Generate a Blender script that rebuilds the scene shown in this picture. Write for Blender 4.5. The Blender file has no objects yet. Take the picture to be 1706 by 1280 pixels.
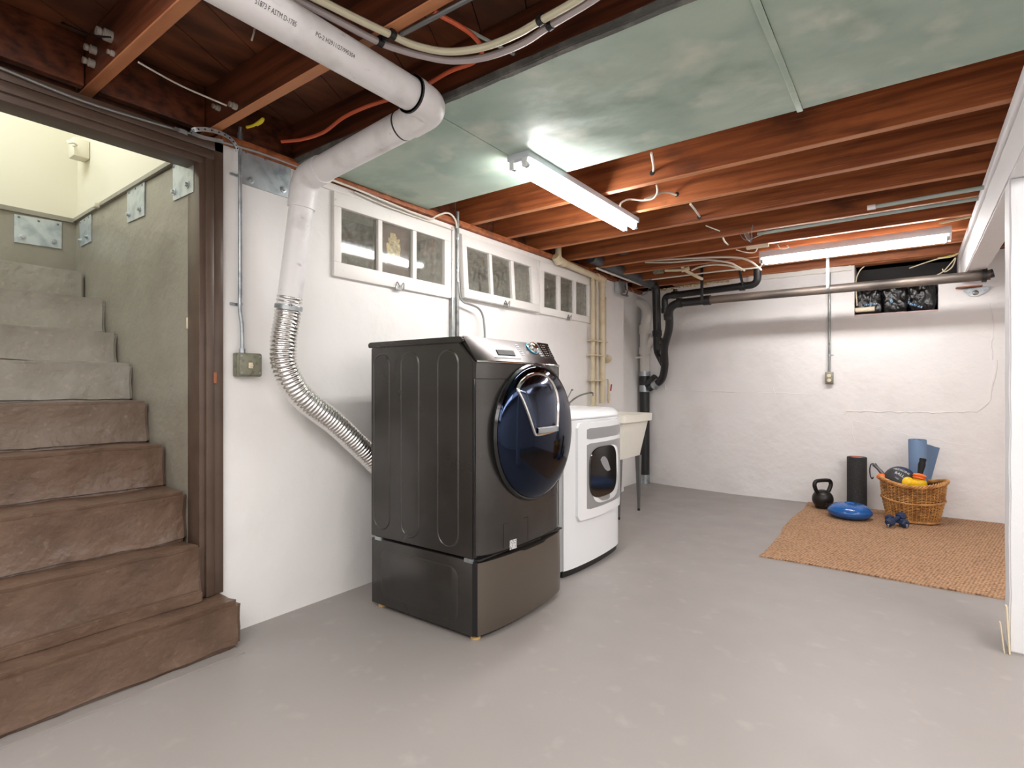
import bpy, bmesh, math, random
from mathutils import Vector, Matrix, noise
random.seed(7)
PI = math.pi
S = bpy.context.scene
COL = S.collection

# ------------------------------------------------------------------ camera
FPX, YAW, CAM_H, HZ, CAM_X = 910.0, math.radians(36.2), 1.12, 645.0, 2.50
cam_d = bpy.data.cameras.new('camera'); cam = bpy.data.objects.new('camera', cam_d); COL.objects.link(cam)
cam.location = (CAM_X, 0, CAM_H); cam.rotation_euler = (PI/2, 0, YAW)
cam_d.sensor_width = 36; cam_d.lens = FPX/1706*36; cam_d.shift_y = (HZ-640)/1706; cam_d.clip_start = .02
S.camera = cam
# ------------------------------------------------------------------ world, lamps, exposure
S.view_settings.view_transform = 'Standard'; S.view_settings.look = 'None'
S.view_settings.gamma = 1; S.view_settings.use_curve_mapping = False; S.view_settings.exposure = 0.18
w = bpy.data.worlds.new('world'); S.world = w; w.use_nodes = True
w.node_tree.nodes['Background'].inputs[0].default_value = (.75, .85, 1, 1); w.node_tree.nodes['Background'].inputs[1].default_value = .35
def area(name, loc, rot, sx, sy, power, col):
    l = bpy.data.lights.new(name, 'AREA'); l.shape = 'RECTANGLE'; l.size = sx; l.size_y = sy; l.energy = power; l.color = col
    o = bpy.data.objects.new(name, l); o.location = loc; o.rotation_euler = rot; COL.objects.link(o); return o
# unseen fill lights added behind the camera and at right; lamp over the stairs
area('added_fill_light', (2.3, -.3, 2.22), (math.radians(12), 0, 0), 3.4, 1.6, 96, (1, .975, .95))
area('added_fill_light', (3.7, 1.6, 2.20), (0, math.radians(15), 0), .4, 2.4, 46, (1, .975, .96))
area('stair_lamp', (-1.0, .3, 3.30), (0, math.radians(-12), 0), .9, .7, 19, (.84, .92, 1))
area('added_fill_light', (3.85, 3.6, 2.22), (0, math.radians(12), 0), .5, 2.2, 18, (1, .975, .96))
TUBE_STRENGTH = 60.0

# ------------------------------------------------------------------ pixel ray to world point
_r = Vector((math.cos(YAW), math.sin(YAW), 0)); _f = Vector((-math.sin(YAW), math.cos(YAW), 0)); _c = Vector((CAM_X, 0, CAM_H))
def ray(u, v): return _r*((u-853)/FPX) + _f + Vector((0, 0, -(v-HZ)/FPX))
def P(u, v, ax, val):
    d = ray(u, v); i = 'xyz'.index(ax); return _c + d*((val-_c[i])/d[i])
def PN(u, v, p0, n):
    d = ray(u, v); return _c + d*((Vector(p0)-_c).dot(Vector(n))/d.dot(Vector(n)))

# ------------------------------------------------------------------ object helpers
ORG = {}
def put(o): COL.objects.link(o); return o
def tagp(o, label=None, cat=None, group=None, kind=None):
    if label: o['label'] = label
    if cat: o['category'] = cat
    if group: o['group'] = group
    if kind: o['kind'] = kind
    return o
def thing(name, label, cat, loc=(0, 0, 0), group=None, kind=None):
    o = bpy.data.objects.new(name, None); o.empty_display_size = .1; o.location = loc; put(o); ORG[o.name] = Vector(loc)
    return tagp(o, label, cat, group, kind)
def finish(bm, sharp=.6):
    bmesh.ops.recalc_face_normals(bm, faces=bm.faces[:])
    for f in bm.faces: f.smooth = True
    for e in bm.edges:
        if len(e.link_faces) == 2 and e.calc_face_angle(0) > sharp: e.smooth = False
def ob(name, bm, mat, parent=None, label=None, cat=None, group=None, kind=None, sharp=.6, recalc=True):
    if recalc: finish(bm, sharp)
    if parent is None:
        xs = [v.co for v in bm.verts]
        c = Vector(((min(v.x for v in xs)+max(v.x for v in xs))/2, (min(v.y for v in xs)+max(v.y for v in xs))/2, min(v.z for v in xs)))
    else: c = ORG[parent.name]
    bmesh.ops.translate(bm, verts=bm.verts[:], vec=-c)
    me = bpy.data.meshes.new(name); bm.to_mesh(me); bm.free()
    for m in (mat if isinstance(mat, (list, tuple)) else [mat]): me.materials.append(m)
    o = bpy.data.objects.new(name, me); put(o)
    if parent is None: o.location = c
    else: o.parent = parent
    ORG[o.name] = c
    return tagp(o, label, cat, group, kind)
def NB(): return bmesh.new()
def box(bm, x0, x1, y0, y1, z0, z1, bev=0, seg=2, mi=0):
    t = bmesh.new(); bmesh.ops.create_cube(t, size=1)
    for v in t.verts: v.co = Vector(((x0+x1)/2+v.co.x*(x1-x0), (y0+y1)/2+v.co.y*(y1-y0), (z0+z1)/2+v.co.z*(z1-z0)))
    if bev: bmesh.ops.bevel(t, geom=t.edges[:], offset=bev, segments=seg, affect='EDGES', profile=.5)
    return merge(bm, t, mi)
def merge(bm, t, mi=0):
    for f in t.faces: f.material_index = mi
    me = bpy.data.meshes.new('t'); t.to_mesh(me); t.free(); bm.from_mesh(me); bpy.data.meshes.remove(me); return bm
def rbox(center, size, rot, bev=0):
    t = bmesh.new(); bmesh.ops.create_cube(t, size=1)
    for v in t.verts: v.co = Vector((v.co.x*size[0], v.co.y*size[1], v.co.z*size[2]))
    if bev: bmesh.ops.bevel(t, geom=t.edges[:], offset=bev, segments=2, affect='EDGES')
    bmesh.ops.transform(t, matrix=Matrix.Translation(center) @ rot.to_4x4(), verts=t.verts[:]); return t
def smooth(pts, n=8, closed=False):
    p = [Vector(q) for q in pts]; N = len(p)
    if N < 3: return p
    out = []
    rng = range(N if closed else N-1)
    for i in rng:
        g = (lambda k: p[k % N]) if closed else (lambda k: p[max(0, min(N-1, k))])
        a, b, c, d = g(i-1), g(i), g(i+1), g(i+2)
        for k in range(n):
            t = k/n
            out.append(.5*((2*b)+(c-a)*t+(2*a-5*b+4*c-d)*t*t+(3*b-a-3*c+d)*t**3))
    if not closed: out.append(p[-1])
    return out
def fillet(pts, rad, n=6):
    p = [Vector(q) for q in pts]; out = [p[0]]
    for i in range(1, len(p)-1):
        r_ = rad[i] if isinstance(rad, (list, tuple)) else rad
        a = (p[i-1]-p[i]); b = (p[i+1]-p[i]); d = min(r_, a.length*.49, b.length*.49)
        s, e = p[i]+a.normalized()*d, p[i]+b.normalized()*d
        for k in range(n+1):
            t = k/n; out.append(s*(1-t)**2+p[i]*2*t*(1-t)+e*t*t)
    out.append(p[-1]); return out
def tube(bm, pts, r, seg=12, closed=False, mi=0, cap=True, sx=1.0):
    pts = [Vector(p) for p in pts]; N = len(pts)
    rr = r if callable(r) else (lambda k: r)
    T = []
    for i in range(N):
        if closed: t = pts[(i+1) % N]-pts[i-1]
        else: t = pts[min(i+1, N-1)]-pts[max(i-1, 0)]
        T.append(t.normalized() if t.length > 1e-9 else Vector((0, 0, 1)))
    up = Vector((0, 0, 1)) if abs(T[0].z) < .9 else Vector((1, 0, 0))
    nrm = (up - T[0]*up.dot(T[0])).normalized(); rings = []
    for i in range(N):
        if i:
            ax = T[i-1].cross(T[i])
            if ax.length > 1e-8: nrm = Matrix.Rotation(T[i-1].angle(T[i]), 3, ax.normalized()) @ nrm
        nrm = (nrm - T[i]*nrm.dot(T[i])).normalized(); b = T[i].cross(nrm); q = rr(i)
        rings.append([bm.verts.new(pts[i]+nrm*math.cos(2*PI*k/seg)*q+b*math.sin(2*PI*k/seg)*q*sx) for k in range(seg)])
    for i in range(N if closed else N-1):
        A, B = rings[i], rings[(i+1) % N]
        for k in range(seg):
            f = bm.faces.new((A[k], A[(k+1) % seg], B[(k+1) % seg], B[k])); f.material_index = mi
    if cap and not closed:
        for R in (rings[0], rings[-1]):
            f = bm.faces.new(R); f.material_index = mi
    return bm
def lathe(bm, prof, c=(0, 0, 0), axis='z', seg=32, mi=0, sx=1, sy=1):
    c = Vector(c); rings = []
    def pt(r, h, a):
        x, y = r*math.cos(a)*sx, r*math.sin(a)*sy
        return c + (Vector((x, y, h)) if axis == 'z' else Vector((h, x, y)) if axis == 'x' else Vector((x, h, y)))
    for r_, h in prof:
        if r_ < 1e-6: rings.append([bm.verts.new(pt(0, h, 0))])
        else: rings.append([bm.verts.new(pt(r_, h, 2*PI*k/seg)) for k in range(seg)])
    for A, B in zip(rings, rings[1:]):
        if len(A) == 1 and len(B) == 1: continue
        for k in range(seg):
            q = [A[k % len(A)], A[(k+1) % len(A)], B[(k+1) % len(B)], B[k % len(B)]]
            u = []; [u.append(v) for v in q if v not in u]
            if len(u) > 2: bm.faces.new(u).material_index = mi
    return bm
def prism(bm, pts, axis, a, b, mi=0, bev=0):
    """extrude a 2-D outline along an axis; outline coords are the other two axes in order"""
    t = bmesh.new()
    def mk(p, h): return Vector((h, p[0], p[1])) if axis == 'x' else Vector((p[0], h, p[1])) if axis == 'y' else Vector((p[0], p[1], h))
    A = [t.verts.new(mk(p, a)) for p in pts]; B = [t.verts.new(mk(p, b)) for p in pts]
    t.faces.new(A); t.faces.new(B[::-1]); n = len(pts)
    for i in range(n): t.faces.new((A[i], A[(i+1) % n], B[(i+1) % n], B[i]))
    if bev:
        bmesh.ops.recalc_face_normals(t, faces=t.faces[:])
        bmesh.ops.bevel(t, geom=[e for e in t.edges if e.calc_face_angle(0) > .5], offset=bev, segments=2, affect='EDGES')
    return merge(bm, t, mi)
def frustum(bm, out, inn, mi=0):
    """two outlines of 3-D points joined, the inner one filled: a raised or sunk plate"""
    A = [bm.verts.new(p) for p in out]; B = [bm.verts.new(p) for p in inn]; n = len(A)
    for i in range(n): bm.faces.new((A[i], A[(i+1) % n], B[(i+1) % n], B[i])).material_index = mi
    bm.faces.new(B).material_index = mi
    return bm
def loft(bm, rows, closed=False, mi=0):
    R = [[bm.verts.new(p) for p in row] for row in rows]
    for A, B in zip(R, R[1:]):
        for k in range(len(A) if closed else len(A)-1):
            bm.faces.new((A[k], A[(k+1) % len(A)], B[(k+1) % len(B)], B[k])).material_index = mi
    return R
def rough(bm, amp, scale, cuts=0, seed=0, keep=None):
    if cuts: bmesh.ops.subdivide_edges(bm, edges=bm.edges[:], cuts=cuts, use_grid_fill=True)
    for v in bm.verts:
        d = noise.noise_vector(v.co*scale+Vector((seed, seed*2, 0)))*amp+noise.noise_vector(v.co*scale*3.1+Vector((0, seed, 5)))*amp*.4
        if keep: d = Vector((d.x*keep[0], d.y*keep[1], d.z*keep[2]))
        v.co += d
    return bm
def rect_grid(a0, a1, n): return [a0+(a1-a0)*i/n for i in range(n+1)]
def roughbox(x0, x1, y0, y1, z0, z1, step=.06, amp=.004, bev=.012, seed=0, scale=7):
    t = bmesh.new(); bmesh.ops.create_cube(t, size=1)
    for v in t.verts: v.co = Vector(((x0+x1)/2+v.co.x*(x1-x0), (y0+y1)/2+v.co.y*(y1-y0), (z0+z1)/2+v.co.z*(z1-z0)))
    for ax in range(3):
        L = (x1-x0, y1-y0, z1-z0)[ax]; lo = (x0, y0, z0)[ax]; n = max(1, int(L/step))
        for i in range(1, n):
            pl = [0, 0, 0]; pl[ax] = lo+L*i/n; nn = [0, 0, 0]; nn[ax] = 1
            bmesh.ops.bisect_plane(t, geom=t.verts[:]+t.edges[:]+t.faces[:], plane_co=pl, plane_no=nn)
    bmesh.ops.recalc_face_normals(t, faces=t.faces[:])
    if bev: bmesh.ops.bevel(t, geom=[e for e in t.edges if e.calc_face_angle(0) > .8], offset=bev, segments=2, affect='EDGES')
    rough(t, amp, scale, seed=seed); return t
def slab_grid(bm, A, B, holes, pos, thick, mi=0):
    """wall slab over a grid A x B with rectangular holes; pos(a, b, d) -> point, d=0 front, d=1 back"""
    A = sorted(set(A)); B = sorted(set(B)); na, nb = len(A)-1, len(B)-1
    solid = {}
    for i in range(na):
        for j in range(nb):
            ca, cb = (A[i]+A[i+1])/2, (B[j]+B[j+1])/2
            solid[i, j] = not any(h[0] < ca < h[1] and h[2] < cb < h[3] for h in holes)
    V = {}
    def v(i, j, d):
        if (i, j, d) not in V: V[i, j, d] = bm.verts.new(pos(A[i], B[j], d*thick))
        return V[i, j, d]
    for (i, j), s in solid.items():
        if not s: continue
        bm.faces.new((v(i, j, 0), v(i+1, j, 0), v(i+1, j+1, 0), v(i, j+1, 0))); bm.faces.new((v(i, j, 1), v(i, j+1, 1), v(i+1, j+1, 1), v(i+1, j, 1)))
        for di, dj, p, q in ((-1, 0, (i, j), (i, j+1)), (1, 0, (i+1, j), (i+1, j+1)), (0, -1, (i, j), (i+1, j)), (0, 1, (i, j+1), (i+1, j+1))):
            if not solid.get((i+di, j+dj), False): bm.faces.new((v(*p, 0), v(*q, 0), v(*q, 1), v(*p, 1)))
    return bm
def text(name, s, size, mat, parent, mapf, depth=.0006, ext=.0, spacing=1.0, label=None):
    c = bpy.data.curves.new('txt', 'FONT'); c.body = s; c.size = size; c.align_x = 'CENTER'; c.align_y = 'CENTER'; c.space_character = spacing
    c.resolution_u = 3; c.offset = ext
    o = bpy.data.objects.new('txt', c); put(o); dg = bpy.context.evaluated_depsgraph_get(); me = bpy.data.meshes.new_from_object(o.evaluated_get(dg))
    bpy.data.objects.remove(o); bm = bmesh.new(); bm.from_mesh(me); bpy.data.meshes.remove(me)
    for v in bm.verts: v.co = mapf(v.co.x, v.co.y)
    return ob(name, bm, mat, parent, label=label, recalc=False)

# ------------------------------------------------------------------ materials
def M(name, col, rough=.5, metal=0, bump=None, var=None, spec=.5, coat=0, coord='Object', stretch=(1, 1, 1), emit=None, trans=0, alpha=1, coatr=.05, rvar=0):
    """bump: list of (scale, strength, distance[, detail]); var: list of (scale, colour2, lo, hi, stretch)"""
    m = bpy.data.materials.new(name); m.use_nodes = True; nt = m.node_tree; N = nt.nodes; L = nt.links; b = N['Principled BSDF']
    b.inputs['Base Color'].default_value = (*col, 1); b.inputs['Roughness'].default_value = rough; b.inputs['Metallic'].default_value = metal
    b.inputs['Specular IOR Level'].default_value = spec; b.inputs['Coat Weight'].default_value = coat; b.inputs['Coat Roughness'].default_value = coatr
    b.inputs['Transmission Weight'].default_value = trans; b.inputs['Alpha'].default_value = alpha
    if emit: b.inputs['Emission Color'].default_value = (*emit[:3], 1); b.inputs['Emission Strength'].default_value = emit[3]
    tc = N.new('ShaderNodeNewGeometry') if coord == 'World' else N.new('ShaderNodeTexCoord')
    src = tc.outputs['Position'] if coord == 'World' else tc.outputs['Object']
    def vec(st):
        mp = N.new('ShaderNodeMapping'); mp.inputs['Scale'].default_value = st; L.new(src, mp.inputs[0]); return mp.outputs[0]
    cur = None
    for it in (var or []):
        sc, c2, lo, hi = it[:4]; st = it[4] if len(it) > 4 else stretch; det = it[5] if len(it) > 5 else 5
        n = N.new('ShaderNodeTexNoise'); n.inputs['Scale'].default_value = sc; n.inputs['Detail'].default_value = det; L.new(vec(st), n.inputs['Vector'])
        r = N.new('ShaderNodeMapRange'); r.inputs['From Min'].default_value = lo; r.inputs['From Max'].default_value = hi; L.new(n.outputs[0], r.inputs[0])
        x = N.new('ShaderNodeMix'); x.data_type = 'RGBA'; L.new(r.outputs[0], x.inputs[0])
        if cur is None: x.inputs[6].default_value = (*col, 1)
        else: L.new(cur, x.inputs[6])
        x.inputs[7].default_value = (*c2, 1); cur = x.outputs[2]
    if cur is not None: L.new(cur, b.inputs['Base Color'])
    if rvar:
        n = N.new('ShaderNodeTexNoise'); n.inputs['Scale'].default_value = 4; n.inputs['Detail'].default_value = 6; L.new(vec((1, 1, 1)), n.inputs['Vector'])
        r = N.new('ShaderNodeMapRange'); r.inputs['To Min'].default_value = rough-rvar; r.inputs['To Max'].default_value = rough+rvar; r.inputs['From Min'].default_value = .3; r.inputs['From Max'].default_value = .7
        L.new(n.outputs[0], r.inputs[0]); L.new(r.outputs[0], b.inputs['Roughness'])
    prev = None
    for it in (bump or []):
        sc, stg, dist = it[:3]; st = it[3] if len(it) > 3 else stretch; kind = it[4] if len(it) > 4 else 'noise'
        if kind == 'noise': n = N.new('ShaderNodeTexNoise'); n.inputs['Scale'].default_value = sc; n.inputs['Detail'].default_value = 4
        elif kind == 'wave': n = N.new('ShaderNodeTexWave'); n.inputs['Scale'].default_value = sc; n.inputs['Distortion'].default_value = 1.5; n.bands_direction = 'X'
        else: n = N.new('ShaderNodeTexVoronoi'); n.inputs['Scale'].default_value = sc
        L.new(vec(st), n.inputs['Vector'])
        bp = N.new('ShaderNodeBump'); bp.inputs['Strength'].default_value = stg; bp.inputs['Distance'].default_value = dist; L.new(n.outputs[0], bp.inputs['Height'])
        if prev: L.new(prev, bp.inputs['Normal'])
        prev = bp.outputs[0]
    if prev: L.new(prev, b.inputs['Normal'])
    return m
def hexc(r, g, b): return tuple(((c/255)/12.92 if c/255 < .04045 else ((c/255+.055)/1.055)**2.4) for c in (r, g, b))
MT = {}
MT['wall'] = M('white_painted_concrete', hexc(233, 231, 229), .6, bump=[(2.2, .5, .03), (14, .35, .008), (70, .25, .002)], var=[(1.6, hexc(224, 221, 218), .45, .75)], coord='World')
MT['farwall'] = M('white_painted_plaster', hexc(232, 229, 228), .6, bump=[(3, .6, .035), (11, .45, .012), (60, .3, .002)], var=[(2.5, hexc(222, 218, 216), .5, .8)], coord='World')
MT['floor'] = M('grey_floor_paint', hexc(149, 143, 139), .42, spec=.4, bump=[(3, .15, .01), (40, .12, .001)], var=[(1.1, hexc(146, 140, 136), .4, .7), (9, hexc(157, 151, 147), .6, .75)], coord='World', rvar=.06)
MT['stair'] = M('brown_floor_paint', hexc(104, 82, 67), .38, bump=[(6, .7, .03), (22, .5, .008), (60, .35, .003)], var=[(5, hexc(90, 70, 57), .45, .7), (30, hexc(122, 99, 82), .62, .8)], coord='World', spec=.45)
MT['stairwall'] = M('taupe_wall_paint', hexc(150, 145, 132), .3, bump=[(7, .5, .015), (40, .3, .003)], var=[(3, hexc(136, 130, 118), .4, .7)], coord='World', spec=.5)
MT['stair2'] = M('mid_taupe_step', hexc(118, 101, 87), .4, bump=[(6, .7, .03), (22, .5, .008), (60, .35, .003)], var=[(5, hexc(118, 101, 88), .45, .7), (30, hexc(146, 134, 122), .62, .8)], coord='World')
MT['stair3'] = M('pale_taupe_step', hexc(162, 157, 147), .4, bump=[(6, .7, .03), (22, .5, .008), (60, .35, .003)], var=[(5, hexc(148, 142, 131), .45, .7), (30, hexc(186, 168, 158), .6, .8)], coord='World')  # upper steps coloured lighter and greyer than the lower ones
MT['cream'] = M('cream_wall_paint', hexc(228, 222, 202), .6, bump=[(20, .15, .003)], coord='World')
MT['jamb'] = M('brown_gloss_paint', hexc(88, 71, 60), .35, bump=[(30, .2, .002)], var=[(8, hexc(76, 60, 50), .45, .75)], coord='World')
W1 = hexc(166, 96, 54); W2 = hexc(118, 62, 34); W3 = hexc(150, 92, 56)
def kerf(): return (260, .25, .0008, (1, .02, .02), 'noise')
MT['joist'] = M('stained_joist_wood', W1, .5, spec=.35, var=[(6, W2, .35, .65, (.25, 3, 5)), (3, hexc(70, 40, 28), .56, .8, (1, 1, 2)), (40, hexc(186, 116, 70), .6, .8, (.1, 2, 4))], bump=[(60, .25, .002, (.1, 1, 2)), kerf()], coord='World')
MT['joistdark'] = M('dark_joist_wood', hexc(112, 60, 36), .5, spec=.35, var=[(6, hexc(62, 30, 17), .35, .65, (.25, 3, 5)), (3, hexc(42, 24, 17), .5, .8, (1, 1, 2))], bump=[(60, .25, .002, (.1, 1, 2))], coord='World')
MT['edge'] = M('joist_edge_wood', hexc(186, 124, 82), .6, var=[(8, hexc(160, 98, 62), .4, .7, (.3, 2, 1))], bump=[(80, .4, .002, (.3, 1, 1))], coord='World')
MT['plank'] = M('subfloor_wood', hexc(122, 70, 42), .55, var=[(5, hexc(66, 34, 20), .35, .65, (2, .6, 1)), (2.2, hexc(92, 72, 58), .55, .75), (2, hexc(40, 22, 16), .55, .85)], bump=[(50, .3, .002)], coord='World')
MT['green'] = M('green_painted_sheet', hexc(172, 190, 176), .45, bump=[(1.7, .5, .05), (6, .25, .01), (90, .12, .001)], var=[(2.0, hexc(150, 172, 160), .42, .66, (1, 1.6, 1)), (4.5, hexc(196, 204, 190), .55, .75), (3.2, hexc(126, 148, 130), .6, .78)], coord='World', spec=.4)
MT['tar'] = M('grey_edge_paper', hexc(88, 88, 84), .8, bump=[(60, .8, .006)], var=[(12, hexc(120, 118, 112), .5, .7)], coord='World')
MT['trim'] = M('white_wood_paint', hexc(232, 229, 225), .5, bump=[(18, .25, .003), (90, .2, .001)], var=[(30, hexc(205, 200, 192), .66, .8)], coord='World')
MT['beam'] = M('white_beam_paint', hexc(230, 229, 230), .6, bump=[(35, .5, .004, (1, .25, 1)), (120, .4, .002)], coord='World')
MT['post'] = M('white_post_paint', hexc(226, 226, 228), .6, bump=[(45, .5, .004, (1, 1, .4)), (9, .3, .008)], coord='World')
MT['glass'] = None
MT['pvc'] = M('white_plastic_pipe', hexc(234, 232, 233), .4, var=[(6, hexc(206, 203, 202), .5, .7), (14, hexc(168, 166, 166), .66, .8, (3, 1, 3))], bump=[(80, .08, .001)])
MT['print'] = M('black_ink', hexc(45, 45, 48), .6)
MT['foil'] = M('crumpled_aluminium', (.78, .77, .75), .22, 1, bump=[(60, .5, .004), (140, .3, .002)])
MT['galv'] = M('galvanized_steel', hexc(178, 184, 188), .38, .85, var=[(18, hexc(140, 148, 154), .45, .65), (3, hexc(205, 212, 216), .5, .7)], bump=[(60, .1, .001)])
MT['galvlight'] = M('galvanized_plate', hexc(196, 204, 208), .42, .55, var=[(14, hexc(165, 176, 182), .45, .65)], bump=[(50, .1, .001)])
MT['steel'] = M('dark_conduit_steel', hexc(150, 152, 150), .4, .8, var=[(20, hexc(110, 112, 110), .5, .7)])
MT['boxmetal'] = M('weathered_box_metal', hexc(136, 136, 118), .5, .35, var=[(40, hexc(106, 104, 88), .5, .7)], bump=[(80, .3, .002)])
MT['black_steel'] = M('black_stainless', hexc(82, 80, 78), .30, .75, var=[(3, hexc(70, 67, 64), .45, .7)], bump=[(3, .05, .01)], rvar=.04)
MT['front_steel'] = M('brushed_dark_steel', hexc(122, 114, 104), .3, .9, bump=[(200, .08, .0005, (1, 1, .02))])
MT['panelplate'] = M('smoked_steel', hexc(66, 60, 58), .28, .85)
MT['chrome'] = M('chrome', (.8, .78, .76), .12, 1)
MT['blackglass'] = M('blue_black_glass', hexc(38, 46, 64), .07, 1.0)
MT['dryglass'] = M('dark_oval_glass', hexc(30, 28, 26), .08, .2, spec=.7)
MT['smokeglass'] = M('smoked_inner_glass', hexc(78, 86, 104), .1, 1.0)
MT['gloss_black'] = M('gloss_black_plastic', hexc(14, 14, 16), .15, spec=.6)
MT['black'] = M('black_plastic', hexc(22, 22, 24), .45)
MT['rubber'] = M('black_rubber', hexc(20, 20, 20), .75)
MT['inkwhite'] = M('white_print', hexc(215, 218, 220), .5)
MT['inkcyan'] = M('cyan_print', hexc(90, 190, 225), .5)
MT['amber'] = M('amber_plastic', hexc(206, 170, 110), .4)
MT['sticker'] = M('pale_sticker', hexc(205, 205, 205), .5, var=[(220, hexc(90, 90, 90), .5, .6)])
MT['enamel'] = M('white_enamel', hexc(236, 238, 240), .22, coat=.4)
MT['greyplate'] = M('grey_door_plate', hexc(158, 160, 162), .3, .3)
MT['sink'] = M('cream_sink_plastic', hexc(230, 228, 217), .4)
MT['leg'] = M('grey_leg_steel', hexc(120, 122, 122), .35, .7)
MT['abs'] = M('black_drain_plastic', hexc(30, 30, 32), .38, var=[(20, hexc(46, 44, 42), .6, .7)], bump=[(50, .15, .002)])
MT['cast'] = M('dusty_cast_iron', hexc(120, 108, 98), .5, .5, var=[(9, hexc(92, 84, 78), .4, .65, (.3, 1, 1)), (5, hexc(40, 36, 34), .5, .75, (.4, 1, 1))], bump=[(70, .2, .002)])
MT['wrap'] = M('dark_grey_duct_wrap', hexc(92, 94, 98), .45, .3, bump=[(16, .7, .01), (60, .3, .003)])
MT['whitepipe'] = M('white_painted_pipe', hexc(222, 219, 213), .5, bump=[(30, .3, .003)])
MT['creampipe'] = M('cream_painted_pipe', hexc(210, 196, 168), .5, var=[(10, hexc(196, 176, 138), .5, .7), (30, hexc(150, 110, 70), .7, .8)], bump=[(50, .2, .002)])
MT['pexcream'] = M('cream_tubing', hexc(214, 208, 180), .35, trans=.15)
MT['pexgrey'] = M('grey_tubing', hexc(176, 166, 166), .4)
MT['orange'] = M('orange_cable', hexc(214, 98, 62), .45)
MT['wirewhite'] = M('white_cable', hexc(218, 212, 200), .5)
MT['wiregrey'] = M('armoured_cable', hexc(150, 150, 148), .4, .7, bump=[(700, .8, .002)])
MT['yellow'] = M('yellow_jacket', hexc(226, 208, 40), .45)
MT['porcelain'] = M('porcelain', hexc(158, 150, 142), .35, var=[(20, hexc(140, 130, 120), .5, .7)])
MT['lampbody'] = M('white_lamp_housing', hexc(206, 212, 220), .4)
MT['tube'] = M('lit_fluorescent_tube', (1, 1, 1), .3, emit=(1, .97, .94, TUBE_STRENGTH))
MT['conc'] = M('window_well_concrete', hexc(196, 196, 184), .8, bump=[(12, .6, .02), (50, .4, .005)], var=[(4, hexc(140, 146, 136), .45, .65), (18, hexc(216, 214, 200), .58, .7)], coord='World')
MT['board'] = M('brown_board', hexc(98, 78, 72), .6, var=[(6, hexc(84, 66, 62), .45, .7)])
MT['foam'] = M('cured_foam', hexc(206, 184, 130), .6, bump=[(60, .8, .01)], var=[(30, hexc(232, 224, 196), .5, .65)])
MT['bag'] = M('black_plastic_bag', hexc(10, 11, 13), .28, spec=.7, bump=[(14, .9, .03), (40, .5, .006)])
MT['soil'] = M('dark_void_lumber', hexc(44, 42, 42), .8, bump=[(20, .4, .01)])
MT['card'] = M('cream_cardboard', hexc(222, 208, 182), .7)
MT['pink'] = M('pinkish_filler', hexc(226, 206, 204), .7, bump=[(60, .5, .004)])
MT['bagprint'] = M('blue_bag_print', hexc(130, 175, 215), .4)
MT['jute'] = None
MT['wicker'] = M('wicker', hexc(200, 146, 84), .45, var=[(16, hexc(158, 106, 58), .45, .65), (60, hexc(226, 184, 124), .6, .75)])
MT['wickerdark'] = M('dark_wicker', hexc(84, 50, 26), .55, var=[(30, hexc(56, 34, 18), .45, .65)])
MT['iron'] = M('black_cast_iron', hexc(34, 32, 30), .35, .3, bump=[(60, .15, .002)])
MT['eva'] = M('speckled_black_foam', hexc(40, 40, 40), .7, bump=[(160, .5, .002)], var=[(120, hexc(66, 66, 64), .55, .65)])
MT['orangefoam'] = M('orange_core', hexc(222, 98, 58), .6)
MT['bluevinyl'] = M('blue_vinyl', hexc(28, 88, 158), .22, coat=.3)
MT['navy'] = M('navy_neoprene', hexc(32, 48, 82), .5)
MT['matblue'] = M('steel_blue_mat', hexc(112, 138, 172), .65, bump=[(200, .2, .001)])
MT['ballgrey'] = M('charcoal_ball_rubber', hexc(50, 52, 56), .5)
MT['yellowplastic'] = M('yellow_plastic', hexc(244, 196, 16), .35)
MT['orangeplastic'] = M('orange_plastic', hexc(240, 118, 50), .4)
MT['red'] = M('red_lever', hexc(170, 40, 50), .4)
MT['rust'] = M('rusty_steel', hexc(150, 90, 60), .7, bump=[(50, .4, .003)])
MT['aqua'] = M('pale_green_pipe', hexc(168, 182, 176), .45)
MT['goldleaf'] = M('flaked_gold_leaf', hexc(206, 188, 140), .4, .3, bump=[(40, 1, .01)], var=[(30, hexc(232, 228, 206), .5, .6), (60, hexc(80, 66, 44), .62, .7)])
MT['cell'] = M('dark_recess', hexc(20, 20, 20), .6)
# dusty window glass: thin pane, part mirror, part clear, part dust
g = bpy.data.materials.new('dusty_window_glass'); g.use_nodes = True; nt = g.node_tree; nt.nodes.remove(nt.nodes['Principled BSDF']); out = nt.nodes['Material Output']
tr = nt.nodes.new('ShaderNodeBsdfTransparent'); tr.inputs[0].default_value = (.95, .95, .92, 1); gl = nt.nodes.new('ShaderNodeBsdfGlossy'); gl.inputs['Roughness'].default_value = .06; gl.inputs[0].default_value = (1, 1, 1, 1)
df = nt.nodes.new('ShaderNodeBsdfDiffuse'); df.inputs[0].default_value = (.42, .41, .37, 1)
fr0 = nt.nodes.new('ShaderNodeLayerWeight'); fr0.inputs[0].default_value = .5; frp = nt.nodes.new('ShaderNodeMath'); frp.operation = 'POWER'; frp.inputs[1].default_value = 4; nt.links.new(fr0.outputs['Facing'], frp.inputs[0]); fr = nt.nodes.new('ShaderNodeMath'); fr.operation = 'MULTIPLY_ADD'; fr.inputs[1].default_value = .42; fr.inputs[2].default_value = .03; nt.links.new(frp.outputs[0], fr.inputs[0]); m1 = nt.nodes.new('ShaderNodeMixShader'); m2 = nt.nodes.new('ShaderNodeMixShader')
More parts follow.
